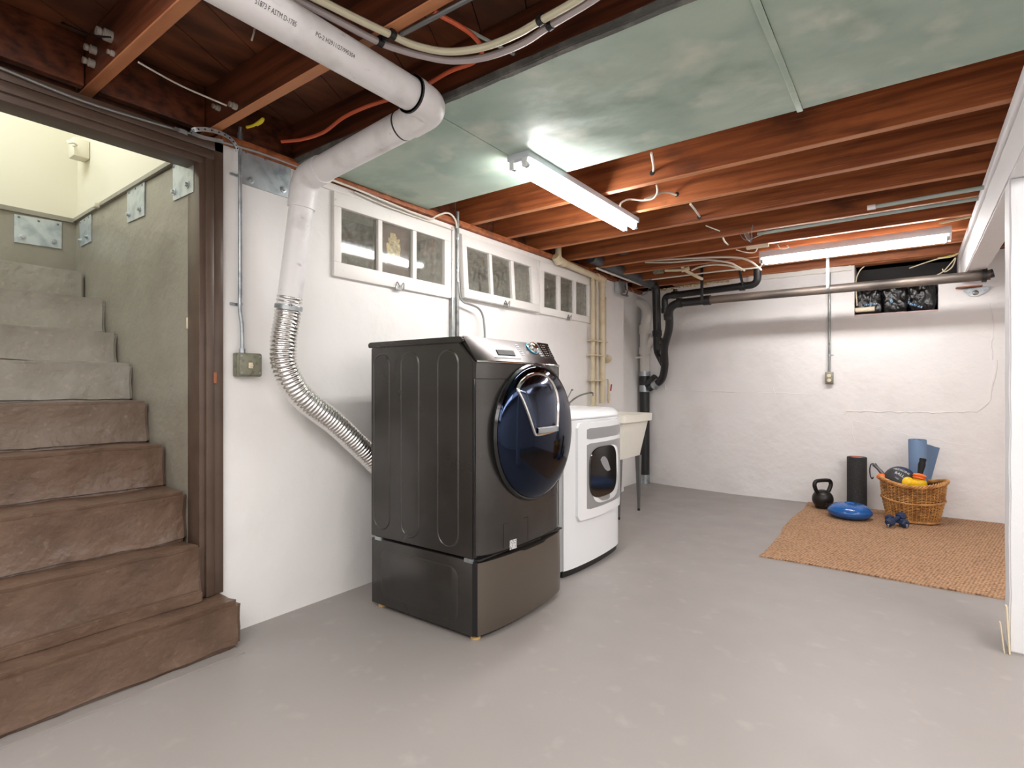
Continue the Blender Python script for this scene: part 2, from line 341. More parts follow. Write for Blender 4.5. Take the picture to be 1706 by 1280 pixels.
nz = nt.nodes.new('ShaderNodeTexNoise'); nz.inputs['Scale'].default_value = 9; nz.inputs['Detail'].default_value = 8; mr = nt.nodes.new('ShaderNodeMapRange')
mr.inputs['From Min'].default_value = .4; mr.inputs['From Max'].default_value = .75; mr.inputs['To Min'].default_value = .08; mr.inputs['To Max'].default_value = .4
nt.links.new(nz.outputs[0], mr.inputs[0]); nt.links.new(mr.outputs[0], m1.inputs[0]); nt.links.new(tr.outputs[0], m1.inputs[1]); nt.links.new(df.outputs[0], m1.inputs[2])
nt.links.new(fr.outputs[0], m2.inputs[0]); nt.links.new(m1.outputs[0], m2.inputs[1]); nt.links.new(gl.outputs[0], m2.inputs[2]); nt.links.new(m2.outputs[0], out.inputs[0]); MT['glass'] = g
# jute weave: rows of small loops
j = bpy.data.materials.new('woven_jute'); j.use_nodes = True; nt = j.node_tree; b = nt.nodes['Principled BSDF']; b.inputs['Roughness'].default_value = .85
ge = nt.nodes.new('ShaderNodeNewGeometry'); mp = nt.nodes.new('ShaderNodeMapping'); mp.inputs['Scale'].default_value = (60, 95, 1); mp.inputs['Rotation'].default_value = (0, 0, .12)
vo = nt.nodes.new('ShaderNodeTexVoronoi'); vo.inputs['Scale'].default_value = 1; vo.inputs['Randomness'].default_value = .45
no = nt.nodes.new('ShaderNodeTexNoise'); no.inputs['Scale'].default_value = 3; no.inputs['Detail'].default_value = 5
mx = nt.nodes.new('ShaderNodeMix'); mx.data_type = 'RGBA'; mx.inputs[6].default_value = (*hexc(206, 164, 126), 1); mx.inputs[7].default_value = (*hexc(112, 78, 54), 1)
r1 = nt.nodes.new('ShaderNodeMapRange'); r1.inputs['From Min'].default_value = .25; r1.inputs['From Max'].default_value = .75
mx2 = nt.nodes.new('ShaderNodeMix'); mx2.data_type = 'RGBA'; mx2.blend_type = 'MULTIPLY'; mx2.inputs[7].default_value = (.78, .74, .7, 1)
bu = nt.nodes.new('ShaderNodeBump'); bu.inputs['Strength'].default_value = .9; bu.inputs['Distance'].default_value = .006; bu.invert = True
nt.links.new(ge.outputs['Position'], mp.inputs[0]); nt.links.new(mp.outputs[0], vo.inputs['Vector']); nt.links.new(vo.outputs['Distance'], r1.inputs[0]); nt.links.new(r1.outputs[0], mx.inputs[0])
nt.links.new(ge.outputs['Position'], no.inputs['Vector']); nt.links.new(no.outputs[0], mx2.inputs[0]); nt.links.new(mx.outputs[2], mx2.inputs[6]); nt.links.new(mx2.outputs[2], b.inputs['Base Color'])
nt.links.new(vo.outputs['Distance'], bu.inputs['Height']); nt.links.new(bu.outputs[0], b.inputs['Normal']); MT['jute'] = j

# =================================================================== SETTING
ZJ = 2.25   # underside of the joists
ZS = 2.44   # underside of the subfloor boards
def struct(name, bm, m, parent=None, label=None, sharp=.6): return ob(name, bm, m, parent, label=label, kind='structure', sharp=sharp)
b = NB(); box(b, -.02, 4.7, -1.6, 6.5, -.08, 0); box(b, -.30, -.0201, 5.3, 6.5, -.08, 0)
struct('floor', b, MT['floor'], label='smooth grey painted concrete floor')
# left wall with the stair doorway and three window openings
def X0(u, v=400): return P(u, v, 'x', 0).y
WIN = [(1.785, 2.700, [(565, 627), (634, 684.5), (691, 737)], 0.0), (2.806, 3.742, [(773, 811), (815.5, 847), (852, 880.5)], 3.6), (3.785, 4.705, [(903.4, 926.5), (931.5, 953.5), (957.5, 977)], 0.0)]
ZP0, ZP1 = 1.79, 2.088
holes = [(.02, 1.19, -.1, 2.18)] + [(a+.05, c-.05, 1.765, 2.12) for a, c, _, _ in WIN]
A = [-1.5, 5.45]; B = [0, 2.21]
for h in holes: A += [h[0], h[1]]; B += [max(0, h[2]), h[3]]
b = NB(); slab_grid(b, A, B, holes, lambda a, z, d: Vector((-d, a, z)), .22)
slab_grid(b, [5.45, 6.3], [0, 2.21], [], lambda a, z, d: Vector((-.10-d, a, z)), .12)
struct('wall_left', b, MT['wall'], label='white painted concrete wall with the doorway and windows')
b = NB(); box(b, -.16, .035, 1.195, 5.46, 2.211, 2.249, .004); box(b, -.16, -.06, 5.46, 6.1, 2.211, 2.249)
struct('trim_1', b, MT['joist'], label='reddish sill plate on top of the left wall')
# far wall: bends back a little towards the corner; ragged opening at the top right
def yw(x): return 5.97 + (0 if x > 1.0 else .10*(1.0-x)/.7 if x > .3 else .10+.09*(.3-x)/.4)
OPN = [(2.07, 2.685, 1.785, 2.4), (2.6, 2.82, 2.08, 2.4)]
xs = [-.16, -.1, .3, .6, 1.0, 2.07, 2.6, 2.685, 2.82, 4.7]; zs = [0, 1.785, 2.08, 2.25]
b = NB(); slab_grid(b, xs, zs, OPN, lambda a, z, d: Vector((a, yw(a)+d, z)), .22)
wf = struct('wall_far', b, MT['farwall'], label='white plastered far wall with a ragged opening')
# ridges and cracks in the plaster of the far wall, slightly proud
def crack(pts, r=.004, jit=.006, seed=1):
    rnd = random.Random(seed); q = []
    pp = [P(u, v, 'y', 5.97) for u, v in pts]
    for i in range(len(pp)-1):
        n = max(2, int((pp[i+1]-pp[i]).length/.03))
        for k in range(n): q.append(pp[i].lerp(pp[i+1], k/n)+Vector((rnd.uniform(-jit, jit), 0, rnd.uniform(-jit, jit))))
    q.append(pp[-1])
    for p in q: p.y = yw(p.x)
    t = NB(); tube(t, q, lambda i: r*(.5+1.0*rnd.random()), 6); ob('plaster_ridge', t, MT['farwall'], wf)
crack([(1098, 650), (1180, 652), (1290, 655), (1345, 656)], .004, .003)
crack([(1404, 692), (1410, 685), (1480, 686), (1560, 688), (1628, 686), (1648, 668), (1656, 630), (1660, 600)], .006, .006, 2)
crack([(1654, 600), (1652, 570), (1656, 540), (1650, 505)], .004, .006, 3)
crack([(1288, 645), (1290, 652), (1292, 664)], .006, .008, 4)
crack([(1100, 637), (1103, 650)], .005, .008, 5)
crack([(1420, 700), (1500, 722), (1560, 733), (1610, 742)], .0025, .012, 6)
crack([(1418, 700), (1424, 740)], .003, .008, 7)
t = NB()
for sd in range(46):
    rnd = random.Random(sd+50); u, v = rnd.choice([(1560+rnd.uniform(0, 90), 480+rnd.uniform(0, 35)), (1650+rnd.uniform(0, 15), 560+rnd.uniform(0, 120)), (1425+rnd.uniform(0, 130), 530+rnd.uniform(0, 12)), (1345+rnd.uniform(0, 40), 622+rnd.uniform(0, 14)), (1410+rnd.uniform(0, 60), 690+rnd.uniform(0, 30)), (1620+rnd.uniform(0, 45), 700+rnd.uniform(0, 150))])
    p = P(u, v, 'y', 5.97); merge(t, rbox(p, (rnd.uniform(.01, .035), .008, rnd.uniform(.008, .02)), Matrix.Rotation(rnd.uniform(0, 3), 3, 'Y'), .003))
ob('plaster_chips', t, MT['farwall'], wf, kind='stuff')
b = NB(); box(b, 4.6, 4.7, -1.5, 6.0, 0, 2.25); struct('wall_right', b, MT['wall'])
b = NB(); box(b, -.05, 4.7, -1.6, -1.5, 0, 2.25); struct('wall_rear', b, MT['wall'])

# ceiling: diagonal boards on joists
ceil = thing('ceiling', 'open joist ceiling of dark stained timber', None, (2.2, 2.4, ZJ), kind='structure')
b = NB(); box(b, -.16, 4.7, -1.6, 5.3, ZS+.024, ZS+.05); ob('light_stop_slab', b, MT['joistdark'], ceil)  # slab added above the boards to stop sky light leaking through gaps
b = NB(); box(b, -.30, 4.7, 5.3, 6.5, ZS+.024, ZS+.05); ob('light_stop_slab', b, MT['joistdark'], ceil)
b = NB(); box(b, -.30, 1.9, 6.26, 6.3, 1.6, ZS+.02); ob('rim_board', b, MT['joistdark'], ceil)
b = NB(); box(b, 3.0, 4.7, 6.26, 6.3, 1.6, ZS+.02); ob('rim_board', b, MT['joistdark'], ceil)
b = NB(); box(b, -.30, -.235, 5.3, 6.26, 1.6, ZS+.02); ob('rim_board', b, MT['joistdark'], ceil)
def clip(poly, x0, x1, y0, y1):
    for ax, val, sg in ((0, x0, 1), (0, x1, -1), (1, y0, 1), (1, y1, -1)):
        out = []
        for i in range(len(poly)):
            a, c = poly[i], poly[(i+1) % len(poly)]; ia, ic = (a[ax]-val)*sg >= 0, (c[ax]-val)*sg >= 0
            if ia: out.append(a)
            if ia != ic:
                t = (val-a[ax])/(c[ax]-a[ax]); out.append((a[0]+(c[0]-a[0])*t, a[1]+(c[1]-a[1])*t))
        poly = out
        if not poly: return None
    return poly
dx, dy = -.47, .883; nx, ny = .883, .47; off0 = .545*nx+.881*ny
for k in range(-22, 38):
    o0 = off0+k*.182; o1 = o0+.178
    quad = [(nx*o0-dx*12, ny*o0-dy*12), (nx*o0+dx*12, ny*o0+dy*12), (nx*o1+dx*12, ny*o1+dy*12), (nx*o1-dx*12, ny*o1-dy*12)]
    pl = clip(quad, -.15, 4.6, -1.5, 6.1)
    if not pl or len(pl) < 3: continue
    dz = random.uniform(0, .003); b = NB(); prism(b, pl, 'z', ZS+dz, ZS+.022); ob('plank', b, MT['plank'], ceil)
JY = [-.9, -.48, -.07, .345, .755, 1.19, 1.61, 2.03, 2.47, 2.93, 3.355, 3.80, 4.27, 4.69, 5.11, 5.52, 5.93]
for i, y in enumerate(JY):
    b = NB(); n = 10
    t = bmesh.new(); bmesh.ops.create_cube(t, size=1)
    x0, x1 = -.10, 4.6
    for v in t.verts: v.co = Vector(((x0+x1)/2+v.co.x*(x1-x0), y-.0225+v.co.y*.043, (ZJ+ZS)/2+v.co.z*(ZS-ZJ)))
    for k in range(1, 24): bmesh.ops.bisect_plane(t, geom=t.verts[:]+t.edges[:]+t.faces[:], plane_co=(x0+(x1-x0)*k/24, 0, 0), plane_no=(1, 0, 0))
    bmesh.ops.bevel(t, geom=[e for e in t.edges if abs((e.verts[0].co-e.verts[1].co).normalized().x) > .9], offset=.003, segments=1, affect='EDGES')
    for v in t.verts:
        if v.co.z < ZJ+.05: v.co.z += noise.noise(Vector((v.co.x*1.5, i*7, 0)))*.003; 
        v.co.y += noise.noise(Vector((v.co.x*.8, i*3, 9)))*.004
    bmesh.ops.recalc_face_normals(t, faces=t.faces[:])
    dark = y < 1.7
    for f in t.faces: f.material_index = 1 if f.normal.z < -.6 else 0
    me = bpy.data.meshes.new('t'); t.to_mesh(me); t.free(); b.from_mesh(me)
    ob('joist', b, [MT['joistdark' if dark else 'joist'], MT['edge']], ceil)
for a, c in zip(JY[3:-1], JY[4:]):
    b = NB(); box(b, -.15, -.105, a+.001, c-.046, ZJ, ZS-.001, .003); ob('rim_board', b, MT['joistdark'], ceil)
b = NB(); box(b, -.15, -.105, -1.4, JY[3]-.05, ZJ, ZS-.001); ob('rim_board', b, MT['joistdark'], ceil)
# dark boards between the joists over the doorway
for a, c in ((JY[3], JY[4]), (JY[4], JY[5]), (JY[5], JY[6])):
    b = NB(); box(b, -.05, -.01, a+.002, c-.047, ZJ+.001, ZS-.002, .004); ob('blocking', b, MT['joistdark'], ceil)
# furring and the green sheets
b = NB(); merge(b, rough(roughbox(-.02, 2.82, 1.553, 1.582, 2.232, 2.262, .05, .003, .004), .002, 20)); ob('furring_strip', b, MT['tar'], ceil, label='torn grey paper edge strip')
for (x0, x1) in ((.045, .932), (.936, 2.143), (2.149, 2.822)):
    t = bmesh.new(); n = max(8, int((x1-x0)/.035)); m_ = 26
    bmesh.ops.create_grid(t, x_segments=n, y_segments=m_, size=.5)
    for v in t.verts:
        x = x0+(v.co.x+.5)*(x1-x0); y = 1.575+(v.co.y+.5)*(2.455-1.575)
        ed = min(1, 3.0*min(v.co.x+.5, .5-v.co.x, v.co.y+.5, .5-v.co.y)+.15)
        v.co = Vector((x, y, 2.236+(noise.noise(Vector((x*1.9, y*2.6, 3)))*.010+noise.noise(Vector((x*5, y*4, 8)))*.004)*ed-.004*ed))
    geo = bmesh.ops.extrude_face_region(t, geom=t.faces[:]); 
    for e in geo['geom']:
        if isinstance(e, bmesh.types.BMVert): e.co.z += .010
    b = NB(); merge(b, t); ob('green_sheet', b, MT['green'], ceil, label='sagging sheet painted pale green')
b = NB(); box(b, 2.128, 2.150, 1.58, 2.455, 2.2255, 2.2325, .003)
rough(b, .0025, 25, 3); ob('seam_batten', b, MT['green'], ceil, label='narrow green joint strip')

# white beam and post at the right
b = NB(); merge(b, roughbox(2.83, 2.955, -1.4, 5.94, 2.0, 2.185, .12, .003, .006)); box(b, 2.815, 2.84, -1.4, 5.94, 2.186, 2.246, .005); box(b, 2.84, 2.95, -1.4, 5.94, 2.186, 2.246)
ob('support_beam', b, MT['beam'], None, 'long white painted ceiling beam running to the far wall', 'beam')
b = NB(); merge(b, roughbox(2.832, 2.958, 3.10, 3.235, 0, 1.998, .08, .003, .006, 3))
ob('support_post', b, MT['post'], None, 'rough white painted square post under the beam', 'post')
t_ = thing('broken_corner_trim', 'split cream casing scrap leaning at the foot of the white post', 'trim scrap', (2.82, 3.08, 0))
for dx_, h, wd, tl in ((.0, .20, .035, -.05), (-.018, .125, .004, -.10)):
    b = NB(); merge(b, rbox(Vector((2.826+dx_, 3.085, h/2)), (wd if wd < .01 else .006, .03, h), Matrix.Rotation(tl, 3, 'Y'), .001)); ob('splinter', b, MT['card'], t_)

# ------------------------------------------------------------------ stairwell
b = NB(); slab_grid(b, [-1.70, -.02], [0, 2.135], [], lambda a, z, d: Vector((a, 1.112+d, z)), .1)
struct('wall_stair', b, MT['stairwall'], label='brown glossy side wall of the stairs')
b = NB(); slab_grid(b, [0.0, 1.112], [0, 2.125], [], lambda a, z, d: Vector((-1.6-d, a, z)), .1)
struct('wall_landing', b, MT['stairwall'], label='brown wall behind the landing')
b = NB(); box(b, -1.7, -.24, 1.125, 1.25, 2.136, 3.5); struct('wall_upper', b, MT['cream'], label='cream wall above the brown wall')
b = NB(); box(b, -1.75, -1.613, 0, 1.125, 2.126, 3.5); struct('wall_upper', b, MT['cream'], label='cream wall above the landing')
b = NB(); box(b, -1.7, -.22, -.1, -.001, 0, 3.5); struct('wall_stair', b, MT['cream'])
b = NB(); box(b, -.24, -.16, -.1, 1.25, 2.21, 3.5); struct('wall_upper', b, MT['cream'])
b = NB(); box(b, -1.75, -.1, -.1, 1.25, 3.5, 3.6); struct('ceiling_stair', b, MT['cream'])
b = NB(); prism(b, [(-1.6, 2.118), (-.03, 2.150), (-.03, 2.170), (-1.6, 2.138)], 'y', 1.096, 1.124); struct('trim_2', b, MT['stairwall'], label='narrow ledge on the stair wall')
b = NB(); box(b, -1.612, -1.588, 0, 1.108, 2.112, 2.138); struct('trim_3', b, MT['stairwall'])
# staircase
st = thing('staircase', 'brown painted concrete stairs climbing left behind the doorway', 'stairs', (0, .7, 0))
SX = [.18, .045, -.095, -.31, -.50, -.708, -.909, -1.087]; SZ = [.203, .438, .655, .852, 1.052, 1.242, 1.412, 1.608]
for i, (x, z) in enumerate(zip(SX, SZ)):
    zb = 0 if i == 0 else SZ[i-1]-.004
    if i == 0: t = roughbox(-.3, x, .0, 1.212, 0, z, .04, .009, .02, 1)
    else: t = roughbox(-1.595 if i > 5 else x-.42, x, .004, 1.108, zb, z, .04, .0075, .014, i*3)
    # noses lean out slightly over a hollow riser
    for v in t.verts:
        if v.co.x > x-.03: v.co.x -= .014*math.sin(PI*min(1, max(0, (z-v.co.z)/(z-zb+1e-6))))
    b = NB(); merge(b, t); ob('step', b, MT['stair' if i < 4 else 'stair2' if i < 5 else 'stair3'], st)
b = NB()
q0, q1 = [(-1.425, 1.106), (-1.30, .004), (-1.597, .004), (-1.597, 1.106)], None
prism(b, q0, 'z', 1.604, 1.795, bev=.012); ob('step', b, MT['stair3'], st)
b = NB(); merge(b, roughbox(.03, .062, .02, 1.10, .203, .252, .05, .003, .005, 31)); ob('kick_board', b, MT['stair'], st)
b = NB(); merge(b, roughbox(.165, .235, .05, 1.19, -.012, .006, .04, .007, .002, 41, 14)); struct('trim_4', b, MT['floor'], label='rough mortar line along the bottom step')
# door frame
df_ = thing('door_1', 'brown painted door frame around the stair opening', None, (0, 1.16, .2), kind='structure')
b = NB(); z0 = .204
box(b, -.10, .012, 1.108, 1.190, z0, 2.10, .004); box(b, -.02, .028, 1.130, 1.165, z0, 2.12, .004); box(b, .001, .020, 1.166, 1.208, z0, 2.205, .004); 
ob('jamb', b, MT['jamb'], df_)
b = NB(); box(b, -.10, .012, .02, 1.190, 2.092, 2.178, .004); box(b, -.02, .028, .02, 1.165, 2.118, 2.150, .004); box(b, .001, .020, .02, 1.208, 2.160, 2.205, .004)
ob('head_casing', b, MT['jamb'], df_)
b = NB(); box(b, .020, .034, 1.160, 1.172, 1.135, 1.185, .002); ob('strike_plate', b, MT['rust'], df_)

# ------------------------------------------------------------------ windows
for wi, (ya, yb, panes, tilt) in enumerate(WIN):
    zc = (1.712 if wi == 0 else 1.73, 2.165)
    wn = thing('window_%d' % (wi+1), ['white sash window with a brown board behind its middle pane', 'white sash window tilting out at the bottom', 'white sash window nearest the cream pipes'][wi], None, (0, (ya+yb)/2, zc[0]), kind='structure')
    rot = Matrix.Translation((0, 0, zc[1])) @ Matrix.Rotation(math.radians(-tilt), 4, 'Y') @ Matrix.Translation((0, 0, -zc[1]))
    def tilted(bm): bmesh.ops.transform(bm, matrix=rot, verts=bm.verts[:]); return bm
    ys = [(X0(a), X0(c)) for a, c in panes]
    x0, x1 = -.012, .022
    def rail(nm, y0, y1, z0, z1, xx=(x0, x1), bev=.003): t = NB(); box(t, xx[0], xx[1], y0, y1, z0, z1, bev); ob(nm, tilted(t), MT['trim'], wn)
    rail('bottom_rail', ya, yb, zc[0], ZP0); rail('top_rail', ya, yb, ZP1, zc[1]); rail('stile', ya, ys[0][0], ZP0, ZP1); rail('stile', ys[2][1], yb, ZP0, ZP1)
    rail('muntin', ys[0][1], ys[1][0], ZP0, ZP1, (x0+.004, x1-.004)); rail('muntin', ys[1][1], ys[2][0], ZP0, ZP1, (x0+.004, x1-.004))
    for k, (a, c) in enumerate(ys):
        t = NB(); box(t, -.004, -.001, a-.004, c+.004, ZP0-.004, ZP1+.004); ob('pane', tilted(t), MT['glass'], wn)
    if wi == 0:
        a, c = ys[1]; t = NB(); box(t, -.03, -.016, a-.03, c+.01, ZP0-.02, ZP1+.02); bd = ob('backing_board', t, MT['board'], wn, label='brown board behind the middle pane')
        rnd = random.Random(3); t = NB()
        for k in range(70):
            an = rnd.uniform(0, 2*PI); rr = math.sqrt(rnd.random()); yy = (a+c)/2-.01+rr*math.cos(an)*.05; zz = 1.95+rr*math.sin(an)*.085
            q = [Vector((-.0145+rnd.uniform(0, .004), yy+math.cos(j_*PI/2+.7+rnd.uniform(-.4, .4))*.016, zz+math.sin(j_*PI/2+.7+rnd.uniform(-.4, .4))*.018)) for j_ in range(4)]
            frustum(t, [p-Vector((.002, 0, 0)) for p in q], q)
        ob('flaked_emblem', t, MT['goldleaf'], bd, kind='stuff', label='flaking gold patch')
    t = NB(); yy = (ya+yb)/2; lx = .024+ (.03 if tilt else 0); z = zc[0]+.012
    tube(t, smooth([(lx, yy-.035, z-.028), (lx+.012, yy-.03, z+.02), (lx+.006, yy, z-.006), (lx+.014, yy+.02, z+.022), (lx, yy+.035, z-.015)], 5), .0028, 6); box(t, lx-.004, lx, yy-.03, yy+.02, z-.026, z+.004, .001)
    ob('latch', t, MT['steel'], wn)
    # concrete well behind
    t = NB(); box(t, -.62, -.56, ya-.1, yb+.1, 1.6, 2.22); box(t, -.56, -.221, ya-.02, ya+.03, 1.7, 2.2); box(t, -.56, -.221, yb-.03, yb+.02, 1.7, 2.2); box(t, -.56, -.221, ya+.03, yb-.03, 1.68, 1.765); box(t, -.56, -.221, ya+.03, yb-.03, 2.12, 2.2)
    ob('window_well', t, MT['conc'], wn, label='rough concrete well behind the glass')
# thin stop between window 1 and 2
b = NB(); box(b, .001, .02, 2.712, 2.748, 1.66, 2.19, .002); box(b, .001, .016, 2.752, 2.79, 1.72, 2.19, .002); struct('trim_5', b, MT['trim'], label='white painted stop between the first two windows')
# wide white board above first window
b = NB(); box(b, .001, .012, 1.56, 4.75, 2.168, 2.206, .002); struct('trim_6', b, MT['trim'], label='white board over the windows')
# void behind the far opening
t = NB(); box(t, 1.95, 2.95, 6.75, 6.8, 1.6, 2.5); box(t, 1.95, 2.04, 6.21, 6.75, 1.6, 2.5); box(t, 2.86, 2.95, 6.21, 6.75, 1.6, 2.5); box(t, 2.04, 2.86, 6.21, 6.75, 1.6, 1.70); box(t, 2.04, 2.86, 6.21, 6.75, 2.42, 2.5)
struct('recess', t, MT['soil'], label='dark hollow behind the ragged opening')
t = NB(); merge(t, roughbox(2.07, 2.685, 5.963, 6.18, 1.772, 1.79, .03, .004, .003, 77, 20)); struct('trim_7', t, MT['pink'], label='pinkish filler sill of the opening')
t = NB(); box(t, 2.04, 2.84, 6.22, 6.26, 2.02, 2.24, .004); struct('recess_board', t, MT['soil'])

# =================================================================== LIGHT FIXTURES
def fixture(label, along, a0, a1, c, ztop, zt, w_=.125):
    """shop light with two tubes; along 'x' or 'y', a0..a1 its length, c its centre line"""
    mk = (lambda a, s, z: Vector((a, c+s, z))) if along == 'x' else (lambda a, s, z: Vector((c+s, a, z)))
    T = thing('fluorescent_light', label, 'light fixture', mk((a0+a1)/2, 0, zt-.02), 'bare tube ceiling lights')
    def bx(bm, a, b_, s0, s1, z0, z1, bev=0):
        p, q = mk(a, s0, z0), mk(b_, s1, z1); box(bm, min(p.x, q.x), max(p.x, q.x), min(p.y, q.y), max(p.y, q.y), z0, z1, bev)
    h = w_/2
    b = NB(); bx(b, a0, a1, -h, h, zt+.028, ztop, .003); bx(b, a0+.004, a1-.004, -.022, .022, zt+.016, zt+.03, .003)
    ob('housing', b, MT['lampbody'], T)
    for s in (-.036, .036):
        b = NB(); tube(b, [mk(a0+.022, s, zt), mk(a1-.022, s, zt)], .0155, 16); tb = ob('tube', b, MT['tube'], T)
        for a in (a0+.012, a1-.030): b = NB(); tube(b, [mk(a, s, zt), mk(a+.018, s, zt)], .0162, 16); ob('end_cap', b, MT['galv'], tb)
        for a in (a0, a1-.016):
            b = NB(); bx(b, a, a+.014, s-.014, s+.014, zt-.014, zt+.03, .003); ob('lampholder', b, MT['enamel'], T)
    return T
fixture('bare twin tube shop light under the green ceiling sheet', 'y', 2.115, 3.41, .985, 2.238, 2.178)
fixture('bare twin tube shop light at the far end of the joists', 'x', 1.475, 2.726, 4.93, 2.246, 2.165, .11)

# =================================================================== WASHER AND PEDESTAL
WY0, WY1, WX0, WX1 = 1.827, 2.550, .27, .975
ped = thing('laundry_pedestal', 'dark steel drawer pedestal under the black washing machine', 'pedestal', (.62, 2.19, 0))
b = NB(); box(b, WX0, .945, WY0+.004, WY1-.004, .022, .352, .004)
ob('body', b, MT['black_steel'], ped)
def rr2(x0, x1, z0, z1, r, n=6):
    out = []
    for cx, cz, a0 in ((x1-r, z1-r, 0), (x0+r, z1-r, PI/2), (x0+r, z0+r, PI), (x1-r, z0+r, 3*PI/2)):
        for k in range(n+1): a = a0+PI/2*k/n; out.append((cx+r*math.cos(a), cz+r*math.sin(a)))
    return out
def relief_y(bm, o, i, y, d, bm_mi=0):
    frustum(bm, [Vector((p[0], y, p[1])) for p in o], [Vector((p[0], y-d, p[1])) for p in i], bm_mi)
b = NB(); relief_y(b, rr2(.345, .86, .06, .31, .05), rr2(.351, .854, .066, .304, .046), WY0+.0035, .004); ob('side_relief', b, MT['black_steel'], ped)
def front_rows(x_at, ys, zs, x_back):
    rows = []
    for z in zs: rows.append([Vector((x_back, ys[0], z))]+[Vector((x_at(y, z), y, z)) for y in ys]+[Vector((x_back, ys[-1], z))])
    return rows
def shell(bm, x_at, y0, y1, zs, x_back, n=28, er=.03, zt=None):
    ys = [y0+(y1-y0)*k/n for k in range(n+1)]
    rows = []
    for z in zs:
        rows.append([Vector((x_back, y0, z if zt is None else zt(y0, z)))]+[Vector((x_at(y, z), y, z if zt is None else zt(y, z))) for y in ys]+[Vector((x_back, y1, z if zt is None else zt(y1, z)))])
    R = loft(bm, rows)
    bm.faces.new(R[0][::-1]); bm.faces.new(R[-1])
    n_ = len(R[0])
    for A_, B_ in zip(R, R[1:]): bm.faces.new((A_[0], B_[0], B_[-1], A_[-1]))
    return bm
def bow(y, y0, y1, e=.012): # convex front: 0 at the sides .. 1 in the middle, with rounded corners
    t = (2*y-y0-y1)/(y1-y0); return (1-t*t)*.032 - e*abs(t)**9
yc = (WY0+WY1)/2
def ztop(y, z):
    if z < .34: return z
    d = abs(y-2.235); dip = .038*(1/(1+math.exp((d-.075)/.012))); return z-dip
b = NB(); ys0, ys1 = WY0+.008, WY1-.008
shell(b, lambda y, z: .972+bow(y, ys0, ys1)+.004*math.sin(PI*min(1, max(0, (z-.03)/.31))), ys0, ys1, [.026, .04, .12, .2, .28, .336, .345], .947, 48, zt=ztop)
dr = ob('drawer', b, MT['front_steel'], ped, label='brushed steel drawer front')
b = NB(); box(b, .947, .968, 2.12, 2.35, .285, .35, .003); ob('handle_recess', b, MT['black'], dr)
b = NB(); box(b, .93, .976, WY0+.010, WY1-.010, .3535, .3625, .002); box(b, .945, .972, WY0+.002, WY0+.0075, .03, .352); ob('gasket', b, MT['black'], ped)
for x, y in ((.31, 1.87), (.93, 1.87), (.31, 2.51), (.93, 2.51)):
    b = NB(); lathe(b, [(0, 0), (.022, 0), (.022, .012), (.012, .014), (.012, .024), (0, .024)], (x, y, 0)); ob('foot', b, MT['amber'], ped)
for x in (.30, .90):
    b = NB(); box(b, x, x+.05, WY0-.002, WY0+.012, .345, .3635, .002); ob('bracket', b, MT['galv'], ped)

wa = thing('washing_machine', 'black front loading washing machine with a round glass door', 'washing machine', (.62, 2.19, .364))
b = NB()
prism(b, [(WX0, .3645), (.952, .3645), (.952, 1.232), (.870, 1.318), (WX0, 1.318)], 'y', WY0, WY1, bev=.004)
ob('cabinet', b, MT['black_steel'], wa)
# three long pill reliefs on the side
for (ua, ub, vt, vb) in ((622, 650, 589, 883), (667, 699, 585.5, 897), (728, 765, 582, 913)):
    a = P(ua, 700, 'y', WY0).x; c = P(ub, 700, 'y', WY0).x; um = (ua+ub)/2; z1 = P(um, vt, 'y', WY0).z; z0 = P(um, vb, 'y', WY0).z
    r = (c-a)/2; o = rr2(a, c, z0, z1, r*.999, 10); i = rr2(a+.007, c-.007, z0+.007, z1-.007, (r-.007)*.999, 10); i2 = rr2(a+.010, c-.010, z0+.010, z1-.010, (r-.010)*.999, 10)
    b = NB(); A_ = [b.verts.new((p[0], WY0-.0004, p[1])) for p in o]; B_ = [b.verts.new((p[0], WY0-.004, p[1])) for p in i]; C_ = [b.verts.new((p[0], WY0-.0015, p[1])) for p in i2]; n_ = len(A_)
    for k in range(n_):
        b.faces.new((A_[k], A_[(k+1) % n_], B_[(k+1) % n_], B_[k])); b.faces.new((B_[k], B_[(k+1) % n_], C_[(k+1) % n_], C_[k]))
    b.faces.new(C_); ob('side_relief', b, MT['black_steel'], wa, sharp=.2)
b = NB(); prism(b, [(WX0-.02, 1.319), (.885, 1.319), (.893, 1.330), (.872, 1.347), (WX0-.012, 1.347), (WX0-.022, 1.338)], 'y', WY0-.004, WY1+.004, bev=.004); ob('lid', b, MT['black_steel'], wa)
# lower front, upper front and slanted control panel
fx = lambda y, z: .976+bow(y, WY0, WY1, .040)
b = NB(); shell(b, lambda y, z: fx(y, z)-(.012 if z < .372 else 0), WY0+.012, WY1-.012, [.3655, .376, .6, .9, 1.155], .953, 40); ob('front_panel', b, MT['black_steel'], wa)
b = NB(); shell(b, lambda y, z: fx(y, z)-.0-(z-1.158)*.05, WY0+.012, WY1-.012, [1.158, 1.18, 1.21, 1.232], .953, 40); ob('upper_front', b, MT['black_steel'], wa)
pa, pb = Vector((.992, 0, 1.236)), Vector((.888, 0, 1.350))
def slant(y, s, lift=0):  # s 0 bottom .. 1 top of the control panel
    n_ = Vector((pb.z-pa.z, 0, pa.x-pb.x)).normalized()
    x = pa.x+(pb.x-pa.x)*s+(bow(y, WY0, WY1, .03)-.018)*(1-s*.7); z = pa.z+(pb.z-pa.z)*s
    return Vector((x+n_.x*lift, y, z+n_.z*lift))
b = NB(); n_ = 40; ysl = [WY0+.016+(WY1-WY0-.032)*k/n_ for k in range(n_+1)]
rows = [[slant(y, s) for y in ysl] for s in (0, .04, .25, .5, .75, .95, 1.0)]
